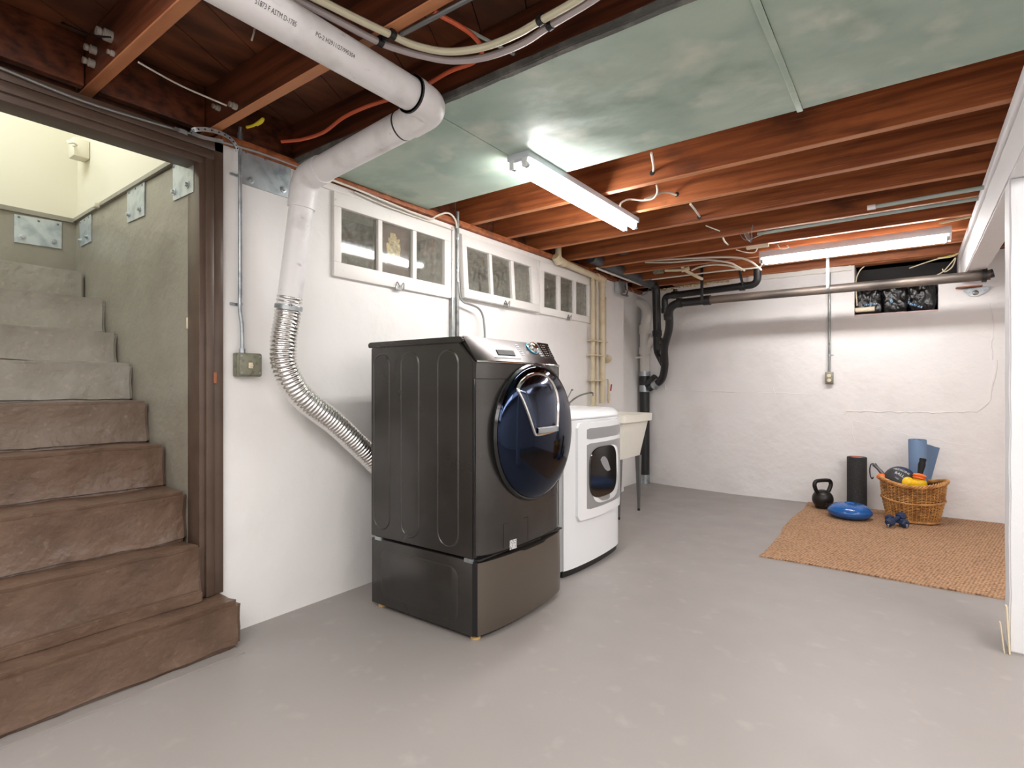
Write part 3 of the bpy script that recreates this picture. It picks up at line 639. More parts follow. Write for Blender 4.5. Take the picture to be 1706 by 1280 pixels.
bk = [[Vector((.873-.0, y, 1.325)) for y in ysl], [Vector((.955, y, 1.236)) for y in ysl]]
R = loft(b, rows+bk+[rows[0]]); 
for k in (0, n_):
    try: b.faces.new([Rr[k] for Rr in R[:-1]])
    except ValueError: pass
bmesh.ops.remove_doubles(b, verts=b.verts[:], dist=1e-5)
cp = ob('control_panel', b, MT['panelplate'], wa, label='glossy slanted control panel')
b = NB(); tube(b, [slant(y, -.03, .001) for y in ysl], .0045, 8); ob('chrome_strip', b, MT['chrome'], cp)
def on_slant(u, v):
    p = PN(u, v, (pa.x, 0, pa.z), (pb.z-pa.z, 0, pa.x-pb.x)); return p.y, (p.z-pa.z)/(pb.z-pa.z)
def slant_quad(q, lo, hi):  # outline of pixels -> plate on the slant
    pts = [on_slant(u, v) for u, v in q]; out = []
    for i in range(len(pts)):
        a_, c_ = pts[i], pts[(i+1) % len(pts)]
        for k in range(8): t_q = k/8; out.append((a_[0]+(c_[0]-a_[0])*t_q, a_[1]+(c_[1]-a_[1])*t_q))
    cy = sum(p[0] for p in out)/len(out); cs = sum(p[1] for p in out)/len(out)
    return [slant(y, s, lo) for y, s in out], [slant(cy+(y-cy)*.97, cs+(s-cs)*.97, hi) for y, s in out]
b = NB(); frustum(b, *slant_quad([(824.5, 583), (853, 585), (856, 593.5), (829, 591.5)], -.001, .0032)); ob('drawer_grip', b, MT['cell'], cp)
b = NB(); frustum(b, *slant_quad([(894, 571), (917, 573.5), (931, 597), (909, 596)], -.001, .0034)); dsp = ob('display', b, MT['gloss_black'], cp)
b = NB()
for r_ in range(6):
    for c_ in range(5):
        u = 899+c_*4.1+r_*1.9; v = 575.5+r_*3.4+c_*.5
        frustum(b, *slant_quad([(u, v), (u+2.6, v+.3), (u+3.0, v+1.0), (u+.4, v+.7)], .0034, .0040))
ob('display_marks', b, MT['greyplate'], dsp, kind='stuff')
b = NB()
for k in range(6): u = 861+k*2.1; v = 575+k*3.3; frustum(b, *slant_quad([(u-6, v-.5), (u-.5, v), (u-.3, v+.8), (u-5.6, v+.3)], -.0005, .0026))
for k in range(5): u = 891+k*2.0; v = 580+k*3.2; frustum(b, *slant_quad([(u, v), (u+5, v+.4), (u+5.3, v+1.2), (u+.3, v+.8)], -.0005, .0026))
frustum(b, *slant_quad([(824, 595), (864, 597.5), (864.5, 598.6), (824.5, 596)], -.0005, .0026)); ob('programme_marks', b, MT['inkwhite'], cp, kind='stuff')
dy_, ds_ = on_slant(884.5, 581.5); dc = slant(dy_, ds_, .002); dn = Vector((pb.z-pa.z, 0, pa.x-pb.x)).normalized()
b = NB(); prof = [(0, .026), (.020, .026), (.026, .022), (.029, .004), (.033, .003), (.033, 0), (0, 0)]
lathe(b, prof, (0, 0, 0), 'z', 32); bmesh.ops.transform(b, matrix=Matrix.Translation(dc) @ dn.to_track_quat('Z', 'Y').to_matrix().to_4x4(), verts=b.verts[:])
dl = ob('dial', b, MT['chrome'], cp, label='chrome programme dial')
b = NB(); lathe(b, [(.0335, .0035), (.0375, .0035), (.0375, .0), (.0335, 0)], (0, 0, 0), 'z', 32); bmesh.ops.transform(b, matrix=Matrix.Translation(dc) @ dn.to_track_quat('Z', 'Y').to_matrix().to_4x4(), verts=b.verts[:]); ob('dial_ring', b, MT['inkcyan'], dl)
# service flap and sticker
fl = [P(u, v, 'x', 1.003) for u, v in ((840, 874), (878, 866), (878, 905), (838, 922))]
def onfront(y, z, d=0): return Vector((fx(y, z)+d, y, z))
def frplate(y0, y1, z0, z1, d0, d1, n=6):
    o = []
    for k in range(n): o.append((y0+(y1-y0)*k/n, z0))
    for k in range(n): o.append((y1, z0+(z1-z0)*k/n))
    for k in range(n): o.append((y1-(y1-y0)*k/n, z1))
    for k in range(n): o.append((y0, z1-(z1-z0)*k/n))
    return [onfront(y, z, d0) for y, z in o], [onfront(y0+.002+(y-y0)*(1-.004/(y1-y0)), z0+.002+(z-z0)*(1-.004/(z1-z0)), d1) for y, z in o]
fy0, fy1, fz0, fz1 = fl[0].y, fl[1].y, .385, fl[0].z
b = NB(); tube(b, [onfront(y, z, .0002) for y, z in [(fy0, fz0), (fy0, fz1), (fy1, fz1), (fy1, fz0)]], .0015, 6); ob('service_flap', b, MT['gloss_black'], wa)
sp = P(855, 907, 'x', 1.003)
b = NB(); frustum(b, *frplate(sp.y-.026, sp.y+.024, sp.z-.022, sp.z+.022, .0004, .001)); ob('sticker', b, MT['sticker'], wa, label='small pale sticker')
b = NB(); tube(b, [onfront(y, 1.1565, .0) for y in rect_grid(WY0+.02, WY1-.02, 20)], .0012, 6); ob('panel_seam', b, MT['gloss_black'], wa)
b = NB(); box(b, .9525, .958, WY0+.0005, WY0+.0115, .38, 1.155, .001); ob('side_gap', b, MT['gloss_black'], wa)
# round door
DC = Vector((1.008, 2.232, .902)); DR = .322
def dome(r): return .062*(max(0, 1-(r/DR)**2))**.55+.012
prof = [(DR*.98, -.012), (DR+.010, -.008), (DR+.014, .004), (DR+.006, .016), (DR-.004, .014)]
b = NB(); lathe(b, prof, DC, 'x', 72); door = ob('door', b, MT['gloss_black'], wa, label='round door with a black rim')
prof = [(DR-.001, .010)]+[(DR*t, dome(DR*t)) for t in (.99, .975, .95, .92, .88, .83, .77, .70, .6, .5, .4, .3, .2, .1, 0)]
b = NB(); lathe(b, prof, DC, 'x', 72); ob('door_glass', b, MT['blackglass'], door, label='blue black domed glass')
def on_dome(y, z, lift=0):
    r = math.hypot(y-DC.y, z-DC.z); return Vector((DC.x+dome(min(r, DR*.98))+lift, y, z))
ao = [(905, 621), (893, 624), (882, 632), (874, 643), (872, 652), (876, 668), (884, 700), (890, 722), (894, 726), (908, 723), (924, 718), (928, 712), (930, 690), (932, 665), (930, 648), (925, 634), (917, 625)]
aw = [P(u, v, 'x', 1.078) for u, v in ao]; aw = smooth([(p.y, p.z, 0) for p in aw], 4, closed=True)
cy_, cz_ = sum(p.x for p in aw)/len(aw), sum(p.y for p in aw)/len(aw)
def sc_(k, l, zo=0): return [on_dome(cy_+(p.x-cy_)*k, cz_+zo+(p.y-cz_)*k, l) for p in aw]
b = NB(); rws = [sc_(1.03, -.004), sc_(1.015, .006), sc_(.97, .008), sc_(.93, .002)]
R = loft(b, rws, closed=True); aw_frame = ob('hatch_frame', b, MT['chrome'], door, label='chrome edged small hatch')
b = NB(); R = loft(b, [sc_(.935, .0015), sc_(.90, .004), sc_(.6, .006), sc_(.3, .007)], closed=True); b.faces.new(R[-1]); ob('hatch_glass', b, MT['smokeglass'], aw_frame)
b = NB(); hz_ = min(p.y for p in aw); yy0 = P(893, 722, 'x', 1.078).y; yy1 = P(926, 716, 'x', 1.078).y
R = loft(b, [[on_dome(yy0+(yy1-yy0)*k/8, hz_+.012, l) for k in range(9)] for l in (.002, .014)]+[[on_dome(yy0+(yy1-yy0)*k/8, hz_+.034, .014) for k in range(9)], [on_dome(yy0+(yy1-yy0)*k/8, hz_+.040, .003) for k in range(9)]]); ob('hatch_handle', b, MT['galv'], aw_frame)

# =================================================================== DRYER
DY0, DY1 = 2.748, 3.485
dry = thing('clothes_dryer', 'white front loading dryer between the washer and the sink', 'dryer', (.55, 3.11, 0))
dfx = lambda y: .870+bow(y, DY0, DY1, .014)*.75
b = NB(); box(b, .16, .845, DY0, DY1, .035, .93, .004); ob('cabinet', b, MT['enamel'], dry)
b = NB(); shell(b, lambda y, z: dfx(y), DY0+.002, DY1-.002, [.042, .05, .5, .9, .922], .846, 36); ob('front_panel', b, MT['enamel'], dry)
b = NB(); n_ = 30; ysl2 = rect_grid(DY0-.002, DY1+.002, n_)
rows = [[Vector((x if x < .8 else x+(dfx(y)-.870), y, z)) for y in ysl2] for x, z in ((.16, .931), (.872, .925), (.874, .934), (.866, .952), (.84, .972), (.80, .980), (.7, .982), (.16, .985), (.16, .931))]
R = loft(b, rows)
for k in (0, n_): b.faces.new([Rr[k] for Rr in R[:-1]])
bmesh.ops.remove_doubles(b, verts=b.verts[:], dist=1e-5); ob('top', b, MT['enamel'], dry)
b = NB(); shell(b, lambda y, z: dfx(y)-.012, DY0+.006, DY1-.006, [.004, .040], .70, 30); ob('kick_plate', b, MT['black'], dry)
dd0, dd1, dz0, dz1 = 2.852, 3.462, .318, .905
dfd = lambda y, d: dfx(y)+d+.012*(1-((2*y-dd0-dd1)/(dd1-dd0))**2)
def dplate(y0, y1, z0, z1, r, d0, d1, ins, n=6, taper=None):
    o = rr2(y0, y1, z0, z1, r, n); i = rr2(y0+ins, y1-ins, z0+ins, z1-ins, max(r-ins, .002), n)
    def dens(pp):
        q = []
        for k in range(len(pp)):
            a_, c_ = Vector(pp[k]), Vector(pp[(k+1) % len(pp)]); m_ = max(1, int((c_-a_).length/.05))
            for j_ in range(m_): q.append(a_.lerp(c_, j_/m_))
        return q
    return o, i, [Vector((dfd(p[0], d0), p[0], p[1])) for p in o], [Vector((dfd(p[0], d1), p[0], p[1])) for p in i]
def dpl(bm, y0, y1, z0, z1, r, d0, d1, ins, n=14):
    """curved plate: grid clipped to the rounded rectangle by scaling rows"""
    ys_ = rect_grid(y0, y1, n); rows = []
    def half(zf):  # z range shrink at the ends for rounded corners
        return 0
    top, bot = [], []
    for y in ys_:
        e = min(y-y0, y1-y); c_ = r-math.sqrt(max(0, r*r-(r-e)**2)) if e < r else 0
        top.append(z1-c_); bot.append(z0+c_)
    ysx = ys_
    f1 = [Vector((dfd(y, d1), y, t)) for y, t in zip(ysx, top)]; f0 = [Vector((dfd(y, d1), y, t)) for y, t in zip(ysx, bot)]
    mid = [[Vector((dfd(y, d1), y, bo+(to-bo)*k/4)) for y, to, bo in zip(ysx, top, bot)] for k in range(5)]
    b0 = [Vector((dfd(y, d0), y, t)) for y, t in zip(ysx, bot)]; b1 = [Vector((dfd(y, d0), y, t)) for y, t in zip(ysx, top)]
    R = loft(bm, [b0]+mid+[b1])
    for k in (0, n): bm.faces.new([Rr[k] for Rr in R])
    return bm
b = NB(); dpl(b, dd0, dd1, dz0, dz1, .03, .0, .018, .004, 30); ddoor = ob('door', b, MT['enamel'], dry, label='white bowed door')
b = NB(); dpl(b, dd0+.085, dd1-.02, .80, .868, .006, .018, .0195, .004); ob('handle_band', b, MT['greyplate'], ddoor, label='grey handle band')
b = NB(); dpl(b, dd0+.085, dd1-.02, .375, .775, .008, .018, .0195, .004); gp = ob('window_surround', b, MT['greyplate'], ddoor, label='grey window surround')
def lobed(y0, y1, z0, z1, k, d0, d1):
    yc_, zc_ = (y0+y1)/2, (z0+z1)/2; o = []
    for i in range(40):
        a_ = 2*PI*i/40; ca, sa = math.cos(a_), math.sin(a_)
        o.append((yc_+(y1-y0)/2*abs(ca)**k*(1 if ca > 0 else -1), zc_+(z1-z0)/2*abs(sa)**k*(1 if sa > 0 else -1)))
    return [Vector((dfd(p[0], d0), p[0], p[1])) for p in o], [Vector((dfd(p[0], d1), yc_+(p[0]-yc_)*.97, zc_+(p[1]-zc_)*.98)) for p in o]
b = NB(); frustum(b, *lobed(dd0+.135, dd1-.065, .392, .745, .55, .0195, .022)); ob('window_ring', b, MT['enamel'], gp, label='white inner ring')
b = NB(); frustum(b, *lobed(dd0+.105, dd1-.125, .43, .748, .55, .022, .027)); ob('window_glass', b, MT['dryglass'], gp, label='dark oval window')

# =================================================================== SINK
sk = thing('laundry_sink', 'cream plastic laundry sink on grey legs by the far corner', 'sink', (.3, 4.48, 0))
sx0, sx1, sy0, sy1 = .012, .600, 4.17, 4.775
b = NB()
def rect3(x0, x1, y0, y1, z): return [Vector((p[0], p[1], z)) for p in rr2(x0, x1, y0, y1, .03, 4)]
rows = [rect3(sx0+.07, sx1-.085, sy0+.08, sy1-.085, .505), rect3(sx0+.03, sx1-.03, sy0+.03, sy1-.03, .815), rect3(sx0, sx1-.004, sy0, sy1-.004, .820), rect3(sx0, sx1, sy0, sy1, .885),
        rect3(sx0+.02, sx1-.02, sy0+.02, sy1-.02, .887), rect3(sx0+.035, sx1-.035, sy0+.035, sy1-.035, .86), rect3(sx0+.09, sx1-.10, sy0+.10, sy1-.10, .53)]
R = loft(b, rows, closed=True); b.faces.new(R[0][::-1]); b.faces.new(R[-1]); ob('basin', b, MT['sink'], sk)
b = NB(); lathe(b, [(0, .44), (.03, .44), (.045, .47), (.05, .504), (0, .504)], (.30, 4.47, 0)); ob('drain', b, MT['abs'], sk)
for x, y, ox, oy in ((sx1-.10, sy1-.105, .0, .01), (sx1-.10, sy0+.10, .0, -.01), (sx0+.09, sy1-.105, 0, .01), (sx0+.09, sy0+.10, 0, -.01)):
    b = NB(); t = [(x-.022, y-.022), (x+.022, y-.022), (x+.022, y+.022), (x-.022, y+.022)]
    loft_r = [[Vector((p[0], p[1], .504)) for p in t], [Vector((x+ox+(p[0]-x)*.42, y+oy+(p[1]-y)*.42, .012)) for p in t]]
    R = loft(b, loft_r, closed=True); b.faces.new(R[0]); b.faces.new(R[1][::-1]); lg = ob('leg', b, MT['leg'], sk)
    b = NB(); lathe(b, [(0, 0), (.012, 0), (.012, .02), (0, .02)], (x+ox, y+oy, 0), seg=12); ob('foot', b, MT['rubber'], lg)
fc = thing('sink_faucet', 'curved metal faucet and lever at the back of the laundry sink', 'faucet', (.03, 4.35, .888))
b = NB(); tube(b, smooth([P(948, 672, 'x', .06), P(958, 664, 'x', .08), P(970, 658, 'x', .10), P(986, 654.5, 'x', .12), P(988, 660, 'x', .125)], 6), .008, 10); ob('spout', b, MT['steel'], fc)
b = NB(); q = P(948, 672, 'x', .06); tube(b, [q, Vector((q.x, q.y, .888))], .012, 10); box(b, .02, .10, q.y-.06, q.y+.16, .888, .91, .006); ob('base', b, MT['steel'], fc)
b = NB(); tube(b, smooth([P(943, 668, 'x', .06), P(948, 659, 'x', .08), P(952, 651, 'x', .10)], 5), .005, 8); merge(b, rbox(P(953, 650, 'x', .10), (.02, .02, .012), Matrix.Rotation(.4, 3, 'X'), .003)); ob('lever', b, MT['steel'], fc)

# =================================================================== PVC VENT PIPE AND FLEX DUCT
PR = .057
c1 = (P(412, 0, 'z', 2.165)+P(693, 160, 'z', 2.165))*.5; cx1 = c1.x
pv = thing('vent_pipe', 'fat white plastic pipe slung under the joists and down the wall', 'pipe', (cx1, 1.0, 2.165))
YB = 1.475
e1 = Vector((cx1, YB, 2.164)); e2 = Vector((.215, YB+.012, 2.095))
low = P(481, 512, 'x', .125); 
b = NB(); tube(b, [(cx1, -.2, 2.165), (cx1, YB-.075, 2.165)], PR, 36); s1 = ob('pipe_run', b, MT['pvc'], pv)
b = NB(); tube(b, fillet([(cx1, YB-.115, 2.165), e1, (cx1-.125, YB, 2.150)], .075, 12), PR+.0055, 36)
tube(b, [(cx1, YB-.12, 2.165), (cx1, YB-.085, 2.165)], PR+.009, 36); ob('elbow', b, MT['pvc'], pv)
d2 = (e2-Vector((cx1, YB, 2.150))).normalized()
b = NB(); tube(b, [Vector((cx1-.08, YB, 2.152)), e2-d2*.06], PR, 36); ob('pipe_run', b, MT['pvc'], pv)
d3 = (low-e2).normalized()
b = NB(); tube(b, fillet([e2-d2*.14, e2, e2+d3*.14], .10, 12), PR+.0055, 36); ob('elbow', b, MT['pvc'], pv)
b = NB(); tube(b, [e2+d3*.09, low], PR-.002, 36); ob('pipe_run', b, MT['pvc'], pv)
# stains on the joints
for c_, d_, L_ in ((Vector((cx1, YB-.116, 2.165)), Vector((0, 1, 0)), .004), (Vector((cx1-.17, YB, 2.1455)), d2, .003)):
    b = NB(); tube(b, [c_-d_*L_, c_+d_*L_], PR+.0098 if L_ == .004 else PR+.001, 36); ob('primer_ring', b, MT['print'], pv)
# printed line along the pipe (world y runs along it); wrapped on the surface facing the camera
def on_pipe(ang, y, dd=.0006):
    return Vector((cx1+math.cos(ang)*(PR+dd), y, 2.165+math.sin(ang)*(PR+dd)))
def pipe_text(s, y0, ang, size, sp=1.0, nm='printed_text'):
    def f(x, y): return on_pipe(ang+(-y)/PR*-1, y0+x)
    return text(nm, s, size, MT['print'], s1, lambda x, y: on_pipe(ang+y/PR, y0+x), spacing=sp)
def find_on_pipe(u, v):  # nearest hit of the pixel ray with the pipe
    d = ray(u, v); o = _c-Vector((cx1, 0, 2.165)); a_ = d.x**2+d.z**2; b_ = 2*(o.x*d.x+o.z*d.z); c_ = o.x**2+o.z**2-PR**2
    t = (-b_-math.sqrt(max(0, b_*b_-4*a_*c_)))/(2*a_); p = _c+d*t; return math.atan2(p.z-2.165, p.x-cx1), p.y
a0, y0_ = find_on_pipe(425, 3); a1, y1_ = find_on_pipe(494, 40); a2, y2_ = find_on_pipe(526, 57); a3, y3_ = find_on_pipe(591, 94)
def fit_text(s, ya, yb, ang, size):
    o = text('printed_text', s, size, MT['print'], s1, lambda x, y: Vector((x, y, 0))); xs_ = [v.co.x+ORG[s1.name].x for v in o.data.vertices]; lo, hi = min(xs_), max(xs_)
    for v in o.data.vertices:
        x, y = v.co.x+ORG[s1.name].x, v.co.y+ORG[s1.name].y; v.co = on_pipe(ang+y/PR, ya+(yb-ya)*(x-lo)/(hi-lo))-ORG[s1.name]
    return o
fit_text('51873 F ASTM D-1785', y0_, y1_, (a0+a1)/2, .019); fit_text('PG-2 H2911/27/990304', y2_, y3_, (a2+a3)/2, .017)
# flex duct
fp = [low+d3*-.05, low+d3*.03, P(472, 575, 'x', .125), P(476, 615, 'x', .13), P(502, 660, 'x', .135), P(560, 708, 'x', .14), P(612, 757, 'x', .145), Vector((.16, 2.05, .62)), Vector((.19, 2.15, .52)), Vector((.262, 2.20, .5))]
fpp = smooth(fp, 44); rnd = random.Random(5)
b = NB(); 
acc = [0]
for a_, c_ in zip(fpp, fpp[1:]): acc.append(acc[-1]+(c_-a_).length)
tot = acc[-1]; npt = 520; rs = []; k = 0
for i in range(npt):
    s = tot*i/(npt-1)
    while k < len(acc)-2 and acc[k+1] < s: k += 1
    rs.append(fpp[k].lerp(fpp[k+1], (s-acc[k])/(acc[k+1]-acc[k]+1e-9)))
tube(b, rs, lambda i: .057+.0028*math.sin(i*2*PI/6.5)+.0012*noise.noise(Vector((i*.12, 3, 0))), 28)
rough(b, .0016, 22); fd = ob('flexible_duct', b, MT['foil'], None, 'crinkled silver flexible duct dropping behind the black washer', 'duct', sharp=3)
b = NB(); tube(b, [low-d3*.008, low+d3*.012], .0625, 28); tube(b, smooth([low+Vector((.058, -.02, 0)), low+Vector((.075, -.035, .004)), low+Vector((.085, -.05, -.004))], 4), .004, 6); ob('clamp', b, MT['galv'], fd)

# =================================================================== WALL BOX, CONDUITS
jb = thing('switch_box', 'square weathered metal junction box on the white wall by the doorway', 'junction box', (0, 1.313, 1.165))
b = NB(); box(b, .002, .046, 1.256, 1.372, 1.168, 1.276, .006); ob('body', b, MT['boxmetal'], jb)
b = NB(); merge(b, box(NB(), .046, .052, 1.262, 1.368, 1.174, 1.270, .012, 2)) if False else box(b, .046, .052, 1.262, 1.368, 1.174, 1.270, .002); cv = ob('cover', b, MT['boxmetal'], jb)
for y, z in ((1.272, 1.184), (1.358, 1.184), (1.272, 1.260), (1.358, 1.260)):
    b = NB(); lathe(b, [(0, .056), (.004, .055), (.005, .052), (0, .052)], (0, y, z), 'x', 10); 
    for v in b.verts: pass
    ob('screw', b, MT['galv'], cv)
b = NB(); box(b, .052, .060, 1.303, 1.322, 1.205, 1.232, .002); box(b, .060, .072, 1.308, 1.318, 1.214, 1.222, .002); ob('toggle', b, MT['card'], cv)
cd = thing('wall_conduit', 'thin steel conduit dropping to the square metal box', 'conduit', (.02, 1.31, 1.28))
b = NB(); tube(b, smooth([P(400, 212, 'x', .03), P(400, 250, 'x', .022), P(400, 350, 'x', .022), P(400, 480, 'x', .022), P(399.5, 515, 'x', .022), P(403, 545, 'x', .024), P(403.5, 590, 'x', .024)], 6), .0085, 12); ob('pipe', b, MT['galv'], cd)
b = NB(); tube(b, [P(403.5, 581, 'x', .024), P(403.5, 588.5, 'x', .024)], .013, 6); ob('coupling', b, MT['galv'], cd)
b = NB(); tube(b, [P(400, 222, 'x', .026), P(400, 234, 'x', .026)], .0125, 12); ob('coupling', b, MT['galv'], cd)
for v_ in (292, 507):
    b = NB(); c_ = P(400, v_, 'x', .022); tube(b, [c_-Vector((0, 0, .005)), c_+Vector((0, 0, .005))], .0105, 12); box(b, .001, .006, c_.y-.038, c_.y, c_.z-.006, c_.z+.006, .001)
    lathe(b, [(0, .012), (.006, .011), (.007, .006), (0, .006)], (0, c_.y-.03, c_.z), 'x', 10); ob('strap', b, MT['galv'], cd)

# =================================================================== STEEL TIE PLATES
def plate(label, plane, corners, bolts, nails, mat, thick=.006, facing=-1, washer=.017):
    """corners: four pixels on the plane (axis, value)"""
    ax, val = plane; pts = [P(u, v, ax, val) for u, v in corners]; i = 'xyz'.index(ax); nrm = Vector((0, 0, 0)); nrm[i] = facing
    c_ = sum(pts, Vector())/4; T = thing('tie_plate', label, 'metal plate', c_, 'bolted steel tie plates')
    b = NB(); A_ = [p+nrm*.001 for p in pts]; B_ = [p+nrm*thick for p in pts]; frustum(b, A_, B_); b.faces.new([b.verts[k] if False else v for k, v in enumerate(list(b.verts)[:4])])
    ob('plate', b, mat, T)
    q = nrm.to_track_quat('Z', 'Y').to_matrix().to_4x4()
    for u, v in bolts:
        b = NB(); lathe(b, [(0, thick+.0135), (.0085, thick+.013), (.0095, thick+.003), (washer, thick+.002), (washer, thick), (0, thick)], (0, 0, 0), 'z', 12)
        bmesh.ops.transform(b, matrix=Matrix.Translation(P(u, v, ax, val)) @ q, verts=b.verts[:]); ob('bolt', b, MT['galv'], T)
    for u, v in nails:
        b = NB(); lathe(b, [(0, thick+.0025), (.005, thick+.002), (.0065, thick), (0, thick)], (0, 0, 0), 'z', 8)
        bmesh.ops.transform(b, matrix=Matrix.Translation(P(u, v, ax, val)) @ q, verts=b.verts[:]); ob('nail', b, MT['leg'], T)
    return T
plate('steel tie plate with two bolts on the white wall beside the fat pipe', ('x', 0.0), [(402, 247), (484, 279), (484, 332), (402, 306)], [(417, 301), (471, 316)], [(475, 276), (409, 254), (441, 266)], MT['galv'], facing=1)
plate('pale steel tie plate on the stair wall nearest the doorway', ('y', 1.112), [(290, 272), (324.5, 262), (324.5, 320), (290.5, 335.5)], [(292.5, 320.5), (315, 308.5)], [(292, 279), (306, 272), (320, 267)], MT['galvlight'])
plate('pale steel tie plate on the stair wall, middle of its three', ('y', 1.112), [(214, 318), (243, 303.5), (242, 359.5), (214, 372)], [(217, 358), (235, 349)], [(217, 322), (228, 315), (239, 309)], MT['galvlight'])
plate('pale steel tie plate on the stair wall next to the landing corner', ('y', 1.112), [(134, 370), (153.5, 357), (153, 402.5), (136, 411.5)], [(136, 401), (147, 395)], [(136, 371), (143, 367), (150, 362)], MT['galvlight'])
plate('bright steel tie plate on the wall behind the landing', ('x', -1.6), [(23.5, 357), (102.5, 370.5), (102, 415), (23, 403.5)], [(36.5, 395), (89, 403)], [(31, 362), (64, 369), (96, 374.5)], MT['galvlight'], facing=1)
# small cream box with a chain on the stair wall
bx_ = P(146, 255, 'y', 1.125); T = thing('stair_lampholder', 'small cream lampholder with a hooked wire on the stair wall', 'lampholder', bx_)
b = NB(); box(b, bx_.x-.045, bx_.x+.045, 1.045, 1.124, bx_.z-.05, bx_.z+.06, .008); ob('body', b, MT['cream'], T)
b = NB(); q = P(136, 250, 'y', 1.05); tube(b, smooth([Vector((bx_.x-.03, 1.06, bx_.z+.03)), P(128, 242, 'y', 1.0), P(122, 238, 'y', .97), P(115, 238, 'y', .96), P(113, 235, 'y', .96)], 5), .006, 6); ob('hook', b, MT['cream'], T)
T = thing('wall_peg', 'tiny cream peg on the ledge of the stair wall', 'peg', P(163, 343, 'y', 1.1))
b = NB(); q = P(163, 342, 'y', 1.09); box(b, q.x-.015, q.x+.012, 1.07, 1.096, q.z-.015, q.z+.012, .003); ob('peg', b, MT['cream'], T)
q = P(313, 537, 'y', 1.111); b = NB(); box(b, q.x-.006, q.x+.006, 1.106, 1.1115, q.z-.03, q.z+.02, .002); ob('pale_chip', b, MT['card'], None, 'small chip of bare plaster on the brown stair wall', 'plaster chip')

# =================================================================== VERTICAL CONDUIT BY THE WINDOWS
T = thing('grey_conduit', 'grey steel conduit running down the wall behind the black washer', 'conduit', (.03, 2.78, 1.3))
cy_ = P(762, 450, 'x', .03).y
b = NB(); tube(b, [(.03, cy_, 1.0), (.03, cy_, 2.30)], .0135, 12); ob('pipe', b, MT['steel'], T)
for v_ in (398, 451):
    b = NB(); z = P(762, v_, 'x', .03).z; tube(b, [(.03, cy_, z-.008), (.03, cy_, z+.008)], .0155, 12); box(b, .002, .006, cy_-.03, cy_, z-.007, z+.007); ob('strap', b, MT['galv'], T)
b = NB(); box(b, .002, .03, cy_-.052, cy_-.018, 1.0, 1.72, .003); ob('cable_channel', b, MT['steel'], T)
T = thing('flexible_cable', 'thin armoured cable looping from the windows down behind the washer', 'cable', (.05, 2.8, 1.4))
b = NB(); tube(b, smooth([P(764, 470, 'x', .045), P(766, 492, 'x', .045), P(772, 503, 'x', .05), P(785, 508, 'x', .06), P(797, 514, 'x', .06), P(804, 525, 'x', .06), P(807, 545, 'x', .06), P(808, 570, 'x', .06)], 6), .0075, 10); ob('cable', b, MT['wiregrey'], T)
# cables stapled over the first window
T = thing('grey_cable', 'pair of pale grey cables stapled above the first window', 'cable', (.03, 2.2, 2.21))
b = NB(); tube(b, smooth([P(535, 293, 'x', .04), P(600, 318, 'x', .04), P(660, 343, 'x', .04), P(714, 364, 'x', .04), P(727, 360, 'x', .05), P(742, 355, 'x', .05), P(752, 358, 'x', .05), P(759, 368, 'x', .05), P(761, 380, 'x', .05)], 6), .006, 8); ob('cable', b, MT['wirewhite'], T)
b = NB(); tube(b, smooth([P(590, 320, 'x', .03), P(640, 342, 'x', .03), P(700, 364, 'x', .03), P(755, 383, 'x', .03)], 6), .005, 8); ob('cable', b, MT['wirewhite'], T)
T = thing('armoured_cable', 'thin armoured cable laid along the top of the door casing', 'cable', (.02, 1.0, 2.21))
b = NB(); tube(b, smooth([P(-60, 92, 'x', .03), P(0, 113, 'x', .03), P(80, 146, 'x', .03), P(160, 176, 'x', .03), P(290, 215, 'x', .03), P(360, 234, 'x', .035), P(430, 254, 'x', .035), P(497, 279, 'x', .03)], 5), .0055, 8); ob('cable', b, MT['wiregrey'], T)
# perforated strap coil
T = thing('perforated_strap', 'curled perforated steel strap over the corner of the doorway', 'metal strap', (.03, 1.15, 2.23))
def strap(bm, pts, wd=.018, n=6):
    q = smooth(pts, n); rows = [[], [], [], []]
    for i, p in enumerate(q):
        t = (q[min(i+1, len(q)-1)]-q[max(0, i-1)]).normalized(); s = t.cross(Vector((1, .3, .0))).normalized()*wd/2; o = t.cross(s).normalized()*.0008
        for r_, vv in zip(rows, (p-s-o, p+s-o, p+s+o, p-s+o)): r_.append(vv)
    L_ = [list(r_) for r_ in zip(*rows)]; R = loft(bm, L_, closed=True); bm.faces.new(R[0]); bm.faces.new(R[-1][::-1])
    return q
b = NB(); q = strap(b, [P(318, 219, 'x', .05), P(325, 216, 'x', .07), P(345, 216, 'x', .07), P(368, 222, 'x', .06), P(385, 232, 'x', .05), P(394, 244, 'x', .04), P(395, 252, 'x', .03)]); sb_ = ob('strap', b, MT['galv'], T)
b = NB()
for k in range(2, len(q)-2, 3):
    d = noise.noise(Vector((k, 0, 0))); lathe(b, [(0, .0), (.0038, 0), (.0038, .0006), (0, .0006)], q[k]+Vector((.0012, 0, 0)), 'x', 8)
ob('holes', b, MT['black'], sb_, kind='stuff')
b = NB(); strap(b, [P(320, 222, 'x', .045), P(335, 228, 'x', .045), P(352, 232, 'x', .045), P(372, 236, 'x', .04)], .016); ob('strap', b, MT['galv'], T)
b = NB(); strap(b, [P(290, 213, 'x', .035), P(298, 217, 'x', .045), P(305, 219, 'x', .045), P(312, 222, 'x', .04)], .018); ob('strap', b, MT['galv'], T)

